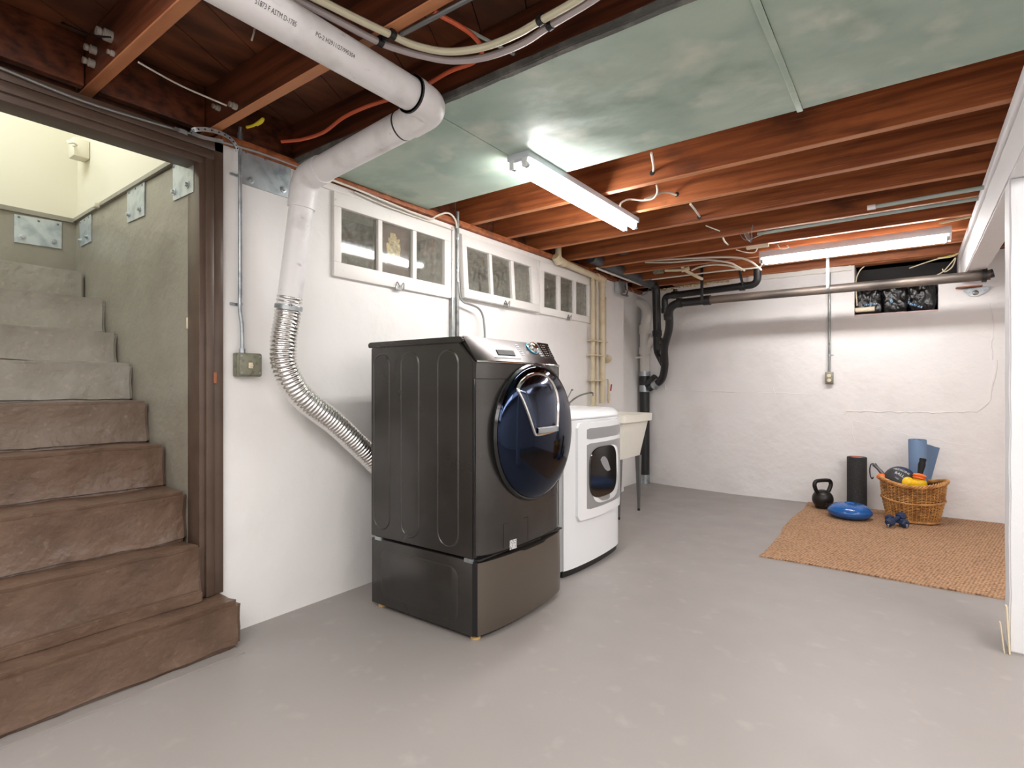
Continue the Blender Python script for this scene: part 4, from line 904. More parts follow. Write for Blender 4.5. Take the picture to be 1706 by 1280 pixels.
# =================================================================== TUBING AND CABLES UNDER THE NEAR CEILING
ZT = 2.234
def ptube(name, label, cat, pts, z, r, mat, n=7, seg=10, part='tube', dz=None, group=None):
    """each pt: (u, v) or (u, v, z)"""
    pp = [P(p[0], p[1], 'z', p[2] if len(p) > 2 else z) for p in pts]; q = smooth(pp, n); c_ = q[len(q)//2]
    b = NB(); tube(b, q, r, seg); return ob(name, b, mat, None, label, cat, group)
tc_ = ptube('water_tube', 'cream plastic tube curving under the near joists', 'tube', [(470, -30), (532, 0), (590, 29), (649, 57), (693, 76), (746, 86), (804, 79), (857, 59), (900, 35), (962, 0), (1010, -35)], ZT, .0115, MT['pexcream'])
tg_ = ptube('water_tube', 'mauve grey plastic tube curving beside the cream one', 'tube', [(440, -32), (497, 0), (564, 35), (629, 69), (664, 82), (700, 92), (752, 101), (810, 95), (869, 73), (916, 43), (987, 0), (1030, -32)], ZT, .0115, MT['pexgrey'])
for (u, v), ul, lab in (((643, 64), (0, 0), 'black clip holding the two tubes near the fat pipe'), ((909, 38), (0, 0), 'black clip holding the two tubes near the green sheet')):
    c_ = P(u, v, 'z', ZT); T = thing('pipe_clip', lab, 'clip', c_, 'black tube clips')
    d_ = (P(649, 57, 'z', ZT)-P(629, 69, 'z', ZT)) if u < 700 else (P(900, 35, 'z', ZT)-P(916, 43, 'z', ZT))
    for s, nm in ((.5, 'jaw'), (-.5, 'jaw')):
        b = NB(); cc = c_+d_*s; t_d = Vector((-d_.y, d_.x, 0)).normalized()
        tube(b, [cc-t_d*.009, cc+t_d*.009], .0145, 14); ob(nm, b, MT['black'], T)
    b = NB(); merge(b, rbox(c_+Vector((0, 0, .016)), (d_.length*1.25, .018, .010), Matrix.Rotation(math.atan2(d_.y, d_.x), 3, 'Z'), .002)); merge(b, rbox(c_, (d_.length*.5, .012, .012), Matrix.Rotation(math.atan2(d_.y, d_.x), 3, 'Z'), .002)); ob('body', b, MT['black'], T)
ptube('orange_cable', 'orange jacketed cable snaking between the near joists', 'cable', [(469, 236), (505, 232), (540, 220), (572, 196), (610, 178), (647, 166), (700, 147), (749, 119), (785, 106), (800, 93), (802, 78), (785, 57), (760, 40), (734, 26), (722, 18)], 2.285, .0075, MT['orange'])
ptube('flat_rod', 'pale thin rod crossing between the near joists', 'rod', [(736, 27), (872, 99)], 2.30, .006, MT['aqua'], seg=6)
ptube('dark_conduit', 'dark conduit fixed along a joist beside the two tubes', 'conduit', [(668, 58), (778, 0), (800, -12)], 2.243, .0075, MT['leg'], seg=8)
ptube('yellow_cable', 'short yellow cable end poking out over the thin conduit', 'cable', [(411, 212), (422, 209), (430, 204), (438, 198), (436, 203), (428, 208)], 2.27, .006, MT['yellow'], seg=8)
ptube('hanging_wire', 'short bent wire end hanging by the fat pipe', 'wire', [(425, 45, 2.37), (422, 58, 2.33), (419, 68, 2.31)], 2.3, .003, MT['wirewhite'], seg=6)
# porcelain tubes and knobs through the joists
def on_joist(u, v, yj): return P(u, v, 'y', yj-.045)
pg = 'old porcelain wiring insulators'
for u, v, yj, r, L_, lab in ((186, 62, .755, .020, .045, 'largest porcelain tube on the first joist above the doorway'), (160, 85, .755, .015, .035, 'porcelain tube below and left of the largest one'), (157, 107, .755, .015, .035, 'lowest porcelain tube on the first joist'), (190, 90, .755, .010, .02, 'tiny porcelain stub beside the lowest tubes'),
                         (366, 181, 1.19, .012, .03, 'left porcelain stub on the second joist'), (394, 178, 1.19, .014, .03, 'right porcelain stub on the second joist')):
    p = on_joist(u, v, yj); b = NB(); sz = r*1.4
    lathe(b, [(0, -L_), (r*.75, -L_), (r*.8, -L_*.75), (r*.55, -L_*.6), (r, -L_*.5), (r, 0), (0, 0)], p, 'y', 16); ob('porcelain_insulator', b, MT['porcelain'], None, lab, 'insulator', pg)
b = NB(); pts = [(0, 5), (60, 22), (120, 45), (150, 58), (184, 62)]; tube(b, smooth([P(u, v, 'y', .60+.02*i) for i, (u, v) in enumerate(pts)], 5), .0035, 6); ob('old_wire', b, MT['black'], None, 'dark old wire leading to the largest porcelain tube', 'wire')
b = NB(); tube(b, smooth([P(231, 104, 'y', .76), P(300, 142, 'y', .95), P(378, 176, 'y', 1.12)], 6), .0035, 6); ob('old_wire', b, MT['wirewhite'], None, 'pale old wire strung between the first two joists', 'wire')

# =================================================================== WIRES AND PIPES UNDER THE FAR JOISTS
def ywire(name, label, cat, pts, r, mat, n=6, seg=8):
    pp = [P(u, v, 'y', y) for u, v, y in pts]; b = NB(); tube(b, smooth(pp, n), r, seg); return ob(name, b, mat, None, label, cat, {'white_cable': 'white cables between the bare joists', 'white_tube': 'white tubes in the far corner', 'cream_strip': 'cream strips around the ragged opening'}.get(name))
ywire('white_cable', 'white cable dropping from the green sheet to the first bare joist', 'cable', [(1085, 255, 2.50), (1087, 266, 2.6), (1089, 278, 2.8), (1088.5, 285, 2.88)], .006, MT['wirewhite'])
ywire('white_cable', 'white cable looping down beside the shop light', 'cable', [(1093.5, 308, 2.95), (1095, 320, 2.98), (1088, 331, 3.0), (1070, 334, 3.0), (1049, 332, 2.98), (1036, 337, 2.9), (1033, 344, 2.85)], .005, MT['wirewhite'])
ywire('white_cable', 'white cable entering a hole in the second bare joist', 'cable', [(1127, 325, 3.31), (1115, 321, 3.27), (1102, 321, 3.2), (1088, 327, 3.1), (1074, 333, 3.05)], .007, MT['wirewhite'])
ywire('white_cable', 'short white cable crossing between the second and third bare joists', 'cable', [(1150, 340, 3.37), (1158, 350, 3.55), (1166, 361, 3.755)], .007, MT['wirewhite'])
ywire('white_cable', 'short white cable crossing between the fourth and fifth bare joists', 'cable', [(1204, 395, 4.28), (1207, 402, 4.45), (1213, 408, 4.645)], .007, MT['wirewhite'])
ywire('white_cable', 'white cable tail hanging from a stained patch on the third joist', 'cable', [(1176, 376, 3.8), (1186, 380, 3.85), (1199, 385, 3.95)], .004, MT['wirewhite'])
for u0, v0, y0_, u1, v1, lab in ((1086.5, 288, 2.884, 0, 0, 'bored'), (1127.5, 324, 3.31, 0, 0, 'bored'), (1165, 362, 3.755, 0, 0, 'bored')):
    p = P(u0, v0, 'y', y0_); b = NB(); lathe(b, [(0, -.003), (.013, -.003), (.015, 0), (0, 0)], p, 'y', 12); ob('bored_hole', b, MT['cell'], ceil)
# pale conduit pieces towards the beam
p0, p1 = P(1449, 346, 'z', 2.20), P(1648, 311, 'z', 2.20)
T = thing('capped_pipe', 'short pale green capped pipe under the far joists', 'pipe', p0)
b = NB(); tube(b, [p0, p1], .012, 12); ob('pipe', b, MT['aqua'], T)
b = NB(); tube(b, [p0-(p1-p0).normalized()*.012, p0+(p1-p0).normalized()*.03], .0155, 12); ob('cap', b, MT['enamel'], T)
p0, p1 = P(1262, 390, 'z', 2.225), P(1642, 329, 'z', 2.225)
b = NB(); tube(b, [p0, p1], .0115, 12); ob('pale_conduit', b, MT['aqua'], None, 'long pale conduit running under the joists to the beam', 'conduit')
p0, p1 = P(1565, 372, 'z', 2.235), P(1622, 360, 'z', 2.235)
b = NB(); tube(b, [p0, p1], .009, 10); ob('pale_conduit', b, MT['creampipe'], None, 'short cream conduit stub beside the beam above the far light', 'conduit')
T = thing('wire_hanger', 'tangle of wire looped under a joist behind the shop light', 'wire', P(1248, 392, 'z', 2.2))
b = NB()
for k in range(4): tube(b, smooth([P(1238+k*3, 385+k, 'z', 2.24), P(1244+k*2, 398+2*k, 'z', 2.18), P(1250+k, 400-k, 'z', 2.19), P(1254-k, 375+k*3, 'z', 2.24)], 5), .0025, 6)
tube(b, smooth([P(1232, 389, 'z', 2.24), P(1242, 400, 'z', 2.17), P(1262, 394, 'z', 2.2), P(1276, 388, 'z', 2.23)], 5), .003, 6); ob('loops', b, MT['wiregrey'], T, kind='stuff')
c_ = P(1262, 411, 'z', 2.2); T = thing('pull_switch', 'small cream box with wire ends under a joist near the far light', 'junction box', c_)
b = NB(); merge(b, rbox(c_, (.16, .03, .025), Matrix.Identity(3), .004)); ob('body', b, MT['card'], T)
b = NB(); tube(b, smooth([P(1226, 416, 'z', 2.23), P(1240, 420, 'z', 2.21), P(1256, 421, 'z', 2.21), P(1262, 414, 'z', 2.21)], 5), .004, 6); tube(b, smooth([P(1296, 408, 'z', 2.2), P(1299, 414, 'z', 2.18), P(1306, 415, 'z', 2.18), P(1314, 412, 'z', 2.2), P(1311, 409, 'z', 2.21)], 5), .004, 6); ob('wire_ends', b, MT['wirewhite'], T)
ywire('white_tube', 'longest white tube arching over the corner drain pipes', 'tube', [(1008, 431, 4.9), (1040, 436, 4.9), (1080, 434, 4.9), (1120, 432, 4.9), (1180, 429, 4.9), (1225, 429, 4.9), (1247, 434, 4.95), (1262, 444, 5.0), (1268, 450, 5.05)], .0085, MT['wirewhite'])
ywire('white_tube', 'second white tube arching under the far joists', 'tube', [(1075, 437, 5.0), (1120, 437, 5.0), (1170, 433, 5.0), (1212, 437, 5.05), (1228, 444, 5.1), (1241, 451, 5.15)], .0085, MT['wirewhite'])
ywire('white_tube', 'lowest white tube arching towards the yellow fitting', 'tube', [(1152, 451, 5.2), (1165, 445, 5.2), (1190, 441, 5.2), (1215, 443, 5.2), (1236, 450, 5.2)], .0085, MT['wirewhite'])
ywire('white_tube', 'straight thin white tube beneath the arching ones', 'tube', [(1086, 466, 5.3), (1150, 458, 5.3), (1200, 452, 5.3), (1258, 446.5, 5.35), (1268, 443, 5.42), (1270, 436, 5.46)], .007, MT['wirewhite'])
T = thing('brass_fitting', 'brass and yellow pipe fitting among the white tubes', 'pipe fitting', P(1140, 450, 'y', 5.1))
b = NB(); tube(b, [P(1108, 451, 'y', 5.1), P(1136, 450, 'y', 5.1)], .012, 10); ob('yellow_pipe', b, MT['pexcream'], T)
b = NB(); tube(b, [P(1133, 440, 'y', 5.1), P(1140, 450, 'y', 5.1), P(1163, 462, 'y', 5.15), P(1170, 465, 'y', 5.2)], .014, 10); tube(b, [P(1136, 451, 'y', 5.1), P(1148, 447, 'y', 5.1)], .018, 10); ob('elbow', b, MT['creampipe'], T)
b = NB(); merge(b, rbox(P(1097, 452, 'y', 5.1), (.10, .05, .045), Matrix.Identity(3), .006)); ob('valve', b, MT['boxmetal'], T)
c_ = P(1046, 422, 'y', 4.72); T = thing('round_duct', 'rounded dark grey duct end showing under a joist near the windows', 'duct', c_)
b = NB(); lathe(b, [(0, -.055), (.05, -.05), (.085, -.02), (.09, 0), (.09, .12), (0, .12)], c_, 'z', 28); ob('cap', b, MT['wrap'], T)
# plywood scraps and foam along the sill of the far wall
b = NB(); box(b, -.08, 2.82, 5.86, 6.10, 2.252, 2.30, .003) if False else box(b, .35, 2.82, 5.955, 6.10, 2.2505, 2.30, .003)
ob('sill_board', b, MT['edge'], None, 'bare wooden sill board on top of the far wall', 'board')
b = NB(); rnd = random.Random(9)
for k in range(34):
    x = .05+k*.028+rnd.uniform(-.01, .01); q = rnd.uniform(.010, .024); lathe(b, [(0, -q*.7), (q, -q*.3), (q*.9, q*.4), (0, q*.7)], (x, yw(x)-.004, 2.238+rnd.uniform(-.006, .006)), 'z', 7)
rough(b, .006, 30); ob('spray_foam', b, MT['foam'], None, 'yellow beads of cured foam along the top of the far wall', 'foam', kind='stuff')
b = NB(); merge(b, roughbox(1.15, 2.05, 5.93, 5.972, 2.205, 2.248, .03, .006, .004, 3, 14)); ob('paper_scrap', b, MT['whitepipe'], None, 'torn white plaster strip over the hanging outlet', 'plaster strip')
for k, pts in enumerate(([(1428, 510, 6.0), (1426, 470, 6.0), (1432, 452, 6.0), (1440, 444, 5.99)], [(1592, 422, 5.95), (1600, 420, 5.9), (1585, 428, 5.9), (1560, 432, 5.92), (1515, 447, 6.0)], [(1560, 459, 5.98), (1572, 452, 5.95), (1583, 440, 5.92), (1592, 430, 5.9), (1586, 445, 5.92), (1574, 453, 5.94), (1570, 448, 5.94)])):
    ywire('cream_strip', ['torn cream strip at the left edge of the ragged opening', 'long cream splinter across the top of the ragged opening', 'curled cream wire over the black bags'][k], 'strip', pts, .005, MT['card'], seg=6)
ywire('yellow_wire', 'thin yellow wire at the top of the ragged opening', 'wire', [(1605, 418, 5.9), (1592, 424, 5.9), (1575, 428, 5.92), (1562, 430, 5.94)], .004, MT['yellow'], seg=6)

# =================================================================== CREAM PIPES BY THE CORNER
T = thing('water_pipe', 'thickest cream painted water pipe, elbowed under the joists and dropping by the sink', 'pipe', (.06, 4.8, .9), 'water pipes dropping to the sink')
xp = .06
b = NB(); tube(b, fillet([P(930, 408, 'x', xp), P(930, 434, 'x', xp), P(1003, 466, 'x', xp), P(1003.5, 480, 'x', xp), P(1003.5, 672, 'x', xp)], [0, .05, .05, 0, 0], 6), .028, 16); main_ = ob('pipe', b, MT['creampipe'], T)
for a_, c_ in (((925, 427), (931, 438)), ((931, 433), (940, 439)), ((994, 461), (1006, 468)), ((1003.5, 466), (1003.5, 480))): b = NB(); tube(b, [P(*a_, 'x', xp), P(*c_, 'x', xp)], .034, 14); ob('fitting', b, MT['creampipe'], main_)
for u, r_, lab in ((987.5, .020, 'medium cream water pipe next to the third window'), (994.5, .011, 'thin cream water pipe between the two thicker ones')):
    b = NB(); tube(b, [P(u, 463, 'x', .045), P(u, 675, 'x', .045)], r_, 12); ob('water_pipe', b, MT['creampipe'], None, lab, 'pipe', 'water pipes dropping to the sink')
b = NB(); tube(b, [P(999.5, 475, 'x', .03), P(999.5, 672, 'x', .03)], .007, 8); ob('thin_conduit', b, MT['steel'], None, 'thin grey conduit behind the cream water pipes', 'conduit')
for v in (568, 592, 634): b = NB(); box(b, .012, .085, P(984, v, 'x', .05).y, P(1008, v, 'x', .05).y, P(990, v, 'x', .05).z-.006, P(990, v, 'x', .05).z+.006, .002); ob('pipe_strap', b, MT['creampipe'], T)
b = NB(); c_ = P(1016, 598, 'x', .05); lathe(b, [(0, .0), (.035, 0), (.045, .02), (.035, .045), (.02, .06), (0, .062)], (.005, c_.y, c_.z), 'x', 18); tube(b, [(.02, c_.y-.03, c_.z+.04), (.02, c_.y-.03, c_.z+.62)], .005, 8); ob('round_knob', b, MT['creampipe'], T, label='round cream knob on a thin line')
T = thing('hose_valve', 'small brass valve with a red lever beside the cream pipes', 'valve', P(1014, 668, 'x', .06))
b = NB(); tube(b, [P(1014, 672, 'x', .06), P(1014, 655, 'x', .06), P(1014, 640, 'x', .06), P(1012, 632, 'x', .05)], .010, 10); tube(b, [P(1014, 668, 'x', .06), P(1014, 656, 'x', .06)], .018, 10); ob('body', b, MT['creampipe'], T)
b = NB(); merge(b, rbox(P(1018, 646, 'x', .085), (.012, .012, .07), Matrix.Rotation(-.3, 3, 'X'), .003)); ob('lever', b, MT['red'], T)
# metal box at the wall top
c_ = P(1033, 479, 'x', .04); T = thing('metal_bracket_box', 'small grey metal box with clamps at the top of the left wall', 'junction box', c_)
b = NB(); merge(b, rbox(c_, (.06, .14, .12), Matrix.Rotation(.12, 3, 'X'), .006)); ob('body', b, MT['galv'], T)
b = NB()
for s in (-1, 1): tube(b, smooth([c_+Vector((.035, s*.085, .06)), c_+Vector((.04, s*.09, -.05)), c_+Vector((.04, s*.03, -.085))], 4), .009, 8)
tube(b, [c_+Vector((.04, -.05, -.085)), c_+Vector((.04, .10, -.08))], .010, 8); ob('clamp', b, MT['steel'], T)

# =================================================================== STACK AND BLACK DRAINS IN THE CORNER
sxk, syk = -.018, 6.065
def SZ_(v): return P(1075, v, 'y', syk-.05).z
T = thing('drain_stack', 'upright drain stack in the corner, black below and white above', 'drain pipe', (sxk, syk, 0))
b = NB(); tube(b, [(sxk, syk, .06), (sxk, syk, SZ_(652))], .056, 24); ob('black_pipe', b, MT['abs'], T, label='black lower pipe')
b = NB(); tube(b, [(sxk, syk, 0), (sxk, syk, .10)], .060, 24); ob('floor_sleeve', b, MT['galv'], T)
for va, vb in ((653, 642), (627, 619)):
    b = NB(); z0, z1 = SZ_(va), SZ_(vb)
    for k in range(4): z = z0+(z1-z0)*(k+.5)/4; tube(b, [(sxk, syk, z-(z1-z0)*.10), (sxk, syk, z+(z1-z0)*.10)], .064, 24)
    tube(b, [(sxk, syk, z0), (sxk, syk, z1)], .061, 24); ob('steel_band', b, MT['galv'], T)
b = NB(); tube(b, [(sxk, syk, SZ_(643)), (sxk, syk, SZ_(626))], .062, 24); tube(b, [Vector((sxk, syk, SZ_(644))), P(1092, 630, 'y', syk-.06)], .048, 18); ob('wye', b, MT['abs'], T)
b = NB(); top = [Vector((sxk, syk, SZ_(616))), Vector((sxk, syk, SZ_(560))), P(1076, 530, 'y', syk-.05), P(1070, 508, 'y', syk-.03), P(1060, 497, 'y', syk)]
tube(b, smooth([(sxk, syk, SZ_(619)), (sxk, syk, SZ_(590)), (sxk, syk, SZ_(545)), P(1078, 522, 'y', syk), P(1072, 508, 'y', syk), P(1058, 502, 'y', syk)], 7), .055, 22)
for va, vb, rr_ in ((590, 578, .066), (556, 541, .066), (576, 570, .058)): tube(b, [(sxk, syk, SZ_(va)), (sxk, syk, SZ_(vb))], rr_, 22)
tube(b, [Vector((sxk, syk, SZ_(585))), Vector((sxk, syk, SZ_(570)))+Vector((.10, -.0, .05))], .04, 16); ob('white_pipe', b, MT['whitepipe'], T, label='white painted upper pipe with hubs')
b = NB(); box(b, sxk-.10, sxk+.10, syk-.062, syk-.04, SZ_(597), SZ_(594), .003); ob('wall_strap', b, MT['whitepipe'], T)
DRr = .041
T = thing('black_drain_pipe', 'long dark drain pipe hung below the far light and curving to the stack', 'drain pipe', P(1300, 489, 'y', 5.4))
pl = [P(1648, 458, 'y', 5.4), P(1400, 481, 'y', 5.4), P(1180, 500, 'y', 5.4)]
b = NB(); tube(b, [P(1650, 458, 'y', 5.4), P(1178, 500.5, 'y', 5.4)], DRr*.93, 20); ob('iron_run', b, MT['cast'], T, label='grey worn iron run')
b = NB(); tube(b, fillet([P(1182, 500, 'y', 5.4), P(1113, 507, 'y', 5.42), P(1116, 545, 'y', 5.6), P(1106, 580, 'y', 5.75), P(1108, 612, 'y', 5.85), P(1103, 634, 'y', 5.93), P(1082, 647, 'y', 6.02)], [0, .16, .10, .08, .08, .08, 0], 7), DRr, 18); ob('black_run', b, MT['abs'], T, label='black plastic run')
for a_, c_, ya, yb in (((1172, 501), (1184, 500), 5.4, 5.4), ((1128, 505), (1136, 504.5), 5.4, 5.4), ((1113, 523), (1114, 532), 5.5, 5.52), ((1107, 566), (1106, 573), 5.7, 5.72), ((1105, 593), (1106, 602), 5.8, 5.82)): b = NB(); tube(b, [P(*a_, 'y', ya), P(*c_, 'y', yb)], DRr+.007, 18); ob('coupling', b, MT['abs'], T)
b = NB(); tube(b, [P(1097, 638, 'y', 5.96), P(1090, 643, 'y', 5.99)], DRr+.012, 18); ob('steel_band', b, MT['galv'], T)
b = NB(); tube(b, [P(1636, 459, 'y', 5.4), P(1644, 458.5, 'y', 5.4)], DRr+.012, 18); tube(b, [P(1644, 458, 'y', 5.4), P(1655, 455, 'y', 5.4)], DRr*.8, 14); ob('end_coupling', b, MT['abs'], T)
b = NB(); p = P(1380, 480, 'y', 5.4); box(b, p.x-.012, p.x+.012, 5.352, 5.356, p.z, 2.30, .001); tube(b, [p-Vector((.012, 0, 0)), p+Vector((.012, 0, 0))], DRr+.003, 18); ob('hanger_strap', b, MT['galv'], T)
b = NB(); p = P(1172, 500, 'y', 5.4); box(b, p.x-.014, p.x+.014, 5.345, 5.352, p.z-.03, 2.28, .001); ob('hanger_strap', b, MT['abs'], T)
T = thing('upper_drain_pipe', 'shorter black drain pipe above the long one, turning up at its end', 'drain pipe', P(1180, 482, 'y', 5.6))
b = NB(); tube(b, fillet([P(1108, 522, 'y', 5.75), P(1107, 494, 'y', 5.75), P(1130, 491, 'y', 5.65), P(1236, 477, 'y', 5.5), P(1262, 474, 'y', 5.48), P(1262, 446, 'y', 5.45)], [0, .07, .03, .03, .13, 0], 7), .034, 18); ob('pipe', b, MT['abs'], T)
b = NB(); tube(b, [P(1108, 521, 'y', 5.75), P(1108, 514, 'y', 5.75)], .042, 18); ob('coupling', b, MT['abs'], T)
b = NB()
tube(b, [P(1124.5, 491, 'y', 5.68), P(1125, 482, 'y', 5.68)], .022, 12); ob('plug', b, MT['abs'], T)
b = NB(); tube(b, [P(1120, 492, 'y', 5.68), P(1130, 491, 'y', 5.67)], .040, 16); ob('coupling', b, MT['abs'], T)
b = NB(); tube(b, [P(1232, 478, 'y', 5.5), P(1241, 477, 'y', 5.5)], .041, 16); ob('coupling', b, MT['abs'], T)
b = NB(); tube(b, [P(1238, 477, 'y', 5.46), P(1232, 452, 'y', 5.46)], .012, 6); ob('hanger_strap', b, MT['abs'], T)
b = NB(); tube(b, [P(1108, 524, 'y', 5.75), P(1108, 560, 'y', 5.78), P(1104, 590, 'y', 5.80)], .030, 14); ob('white_drop', b, MT['whitepipe'], T, label='white painted drop pipe')
T = thing('corner_drop_pipe', 'wrapped grey pipe sloping along the wall top then dropping black', 'drain pipe', P(1094, 500, 'y', 5.9))
b = NB(); q = fillet([P(982, 404, 'y', 4.50), P(986, 430, 'y', 4.5), P(1088, 475, 'y', 5.86)], [0, .09, 0], 8); qq = smooth(q, 6); tube(b, qq, .052, 18); rough(b, .004, 18); ob('wrapped_run', b, MT['wrap'], T, label='dark grey wrapped run')
b = NB(); tube(b, fillet([P(1076, 470, 'y', 5.72), P(1093, 478, 'y', 5.86), P(1095, 560, 'y', 5.90), P(1095, 585, 'y', 5.92), P(1106, 606, 'y', 5.86)], [0, .05, .05, .05, 0], 7), .044, 18); tube(b, [P(1094.5, 551, 'y', 5.9), P(1095, 560, 'y', 5.9)], .052, 18); ob('black_run', b, MT['abs'], T)
b = NB(); cc = P(1096, 556, 'y', 5.85); lathe(b, [(0, -.05), (.030, -.05), (.035, -.03), (.035, .0), (0, 0)], cc, 'y', 16); ob('cleanout', b, MT['abs'], T)
ywire('ceiling_strut', 'thin cream rod running beside the wrapped grey pipe', 'rod', [(994, 447, 4.6), (1020, 457, 4.9), (1068, 475, 5.6)], .010, MT['whitepipe'])
ywire('wire_loop', 'thin wire drooping in a loop in the corner', 'wire', [(1052, 480, 5.5), (1057, 490, 5.5), (1067, 493, 5.5), (1076, 489, 5.6), (1082, 480, 5.7)], .004, MT['galv'])

# =================================================================== HANGING OUTLET
c_ = P(1382, 630, 'y', 5.965); T = thing('wall_outlet', 'grey double outlet at the end of a conduit on the far wall', 'outlet', (c_.x, 5.97, c_.z))
b = NB(); box(b, c_.x-.033, c_.x+.033, 5.925, 5.967, c_.z-.056, c_.z+.056, .004); ob('box', b, MT['leg'], T)
b = NB(); box(b, c_.x-.030, c_.x+.030, 5.919, 5.925, c_.z-.052, c_.z+.052, .002); fpz = ob('faceplate', b, MT['boxmetal'], T)
for s in (-1, 1):
    b = NB(); lathe(b, [(0, -.004), (.015, -.004), (.017, 0), (0, 0)], (c_.x, 5.919, c_.z+s*.022), 'y', 16); rc = ob('receptacle', b, MT['card'], fpz)
b = NB(); tube(b, [(c_.x, 5.945, c_.z+.055), (c_.x, 5.945, 2.252)], .0105, 12); ob('conduit', b, MT['steel'], T)
b = NB(); z = P(1382, 592, 'y', 5.95).z; tube(b, [(c_.x, 5.945, z-.008), (c_.x, 5.945, z+.008)], .0135, 12); box(b, c_.x, c_.x+.035, 5.962, 5.967, z-.007, z+.007); ob('strap', b, MT['galv'], T)
# seat of the beam
q = P(1628, 480, 'y', 5.95); T = thing('beam_bracket', 'small folded steel bracket under the end of the beam', 'bracket', q)
b = NB(); box(b, 2.80, 2.97, 5.90, 5.968, 1.952, 1.96, .001); ob('rusty_shim', b, MT['rust'], T)
b = NB(); prism(b, [(q.x-.10, 1.945), (q.x+.09, 1.95), (q.x+.06, 1.905), (q.x+.0, 1.875), (q.x-.05, 1.885), (q.x-.08, 1.92)], 'y', 5.952, 5.967, bev=.002); ob('bracket', b, MT['galv'], T)
b = NB(); lathe(b, [(0, -.012), (.010, -.011), (.022, -.003), (.022, 0), (0, 0)], (q.x-.01, 5.952, 1.905), 'y', 12); ob('bolt', b, MT['steel'], T)
# bags in the opening
def bag(x0, x1, z1, y, seed, label):
    b = NB(); bmesh.ops.create_icosphere(b, subdivisions=5, radius=1)
    for v in b.verts:
        p = v.co.copy(); q4 = (abs(p.x)**4+abs(p.y)**4+abs(p.z)**4)**-.25; p = p*q4; k = 1+.16*noise.noise(p*2+Vector((seed, 0, 0)))+.07*abs(noise.noise(p*6+Vector((0, seed, 0))))+.05*math.sin(p.x*16+3*noise.noise(p*3+Vector((seed,)*3)))*(.4+.6*max(0, p.z))
        v.co = Vector(((x0+x1)/2+p.x*k*(x1-x0)/2, y+p.y*k*.10, 1.792+max(0, (p.z*k+.9)/1.9)*(z1-1.792)))
    return ob('rubbish_bag', b, MT['bag'], None, label, 'plastic bag', 'black plastic bags in the wall opening', sharp=3)
bg1 = bag(2.08, 2.28, 2.02, 6.10, 1, 'black plastic bag at the left of the opening above the cream roll'); bg2 = bag(2.275, 2.47, 2.03, 6.09, 4, 'black plastic bag in the middle of the opening'); bg3 = bag(2.465, 2.67, 2.03, 6.10, 8, 'black plastic bag at the right of the opening')
def bagtext(s, u, v, size, rot, par):
    c_ = P(u, v, 'y', 5.985); cr, sr = math.cos(rot), math.sin(rot); text('bag_print', s, size, MT['bagprint'], par, lambda x, y: Vector((c_.x+x*cr-y*sr, 5.985+.004*math.sin(x*60), c_.z+x*sr+y*cr)))
bagtext('TextFlex', 1450, 507, .030, .06, bg1); bagtext('8', 1485, 502, .045, .15, bg2); bagtext('TextFlex', 1524, 508, .034, -.42, bg3)
b = NB(); lathe(b, [(0, 0), (.022, 0), (.022, .15), (0, .15)], (0, 0, 0), 'z', 16); bmesh.ops.transform(b, matrix=Matrix.Translation(P(1425, 517, 'y', 5.995)) @ Matrix.Rotation(PI/2, 4, 'Y'), verts=b.verts[:]); ob('cream_roll', b, MT['card'], None, 'short cream roll lying in the ragged opening', 'roll')

# =================================================================== RUG AND EXERCISE GEAR
RX0, RY0, RY1 = 1.690, 3.868, 5.945
t = bmesh.new(); bmesh.ops.create_grid(t, x_segments=44, y_segments=34, size=.5)
for v in t.verts:
    fx_, fy_ = v.co.x+.5, v.co.y+.5; x = RX0+fx_*2.3; y = RY0+fy_*(RY1-RY0)
    x += (.012*math.sin(fy_*9)+.010*noise.noise(Vector((0, fy_*8, 1))))*(1-fx_)**6; y += (-.03*fx_+.010*math.sin(fx_*11))*(1-fy_)
    z = .010+.0022*noise.noise(Vector((x*2.2, y*2.2, 4)))+.006*math.exp(-((fy_-.62+.1*fx_)/.02)**2)*(fx_ < .5)*.5
    v.co = Vector((x, y, max(.0075, z)))
geo = bmesh.ops.extrude_face_region(t, geom=t.faces[:])
for e in geo['geom']:
    if isinstance(e, bmesh.types.BMVert): e.co.z = .0008
b = NB(); merge(b, t); ob('jute_rug', b, MT['jute'], None, 'woven tan jute rug on the grey floor in front of the far wall', 'rug')
ZR = .0125
# kettlebell
kx, ky = 1.842, 5.715; T = thing('kettlebell', 'black cast iron kettlebell on the rug left of the tall foam roller', 'kettlebell', (kx, ky, ZR))
b = NB(); r_ = .088; prof = [(0, 0), (.055, 0), (.062, .004)]+[(r_*math.sin(a), .083-r_*math.cos(a)*.98) for a in [math.radians(d) for d in range(48, 176, 8)]]+[(0, .083+r_*.98)]
lathe(b, prof, (kx, ky, ZR), 'z', 40); body = ob('body', b, MT['iron'], T)
hd = Vector((math.cos(YAW+.25), math.sin(YAW+.25), 0))
kc = Vector((kx, ky, ZR))
b = NB(); tube(b, smooth([kc+hd*-.052+Vector((0, 0, .135)), kc+hd*-.078+Vector((0, 0, .175)), kc+hd*-.090+Vector((0, 0, .215)), kc+hd*-.078+Vector((0, 0, .243)), kc+hd*-.04+Vector((0, 0, .252)), kc+hd*.04+Vector((0, 0, .252)), kc+hd*.078+Vector((0, 0, .243)), kc+hd*.090+Vector((0, 0, .215)), kc+hd*.078+Vector((0, 0, .175)), kc+hd*.052+Vector((0, 0, .135))], 6), .0175, 14); ob('handle', b, MT['iron'], T)
cdir = (Vector((CAM_X, 0, .9))-kc).normalized()
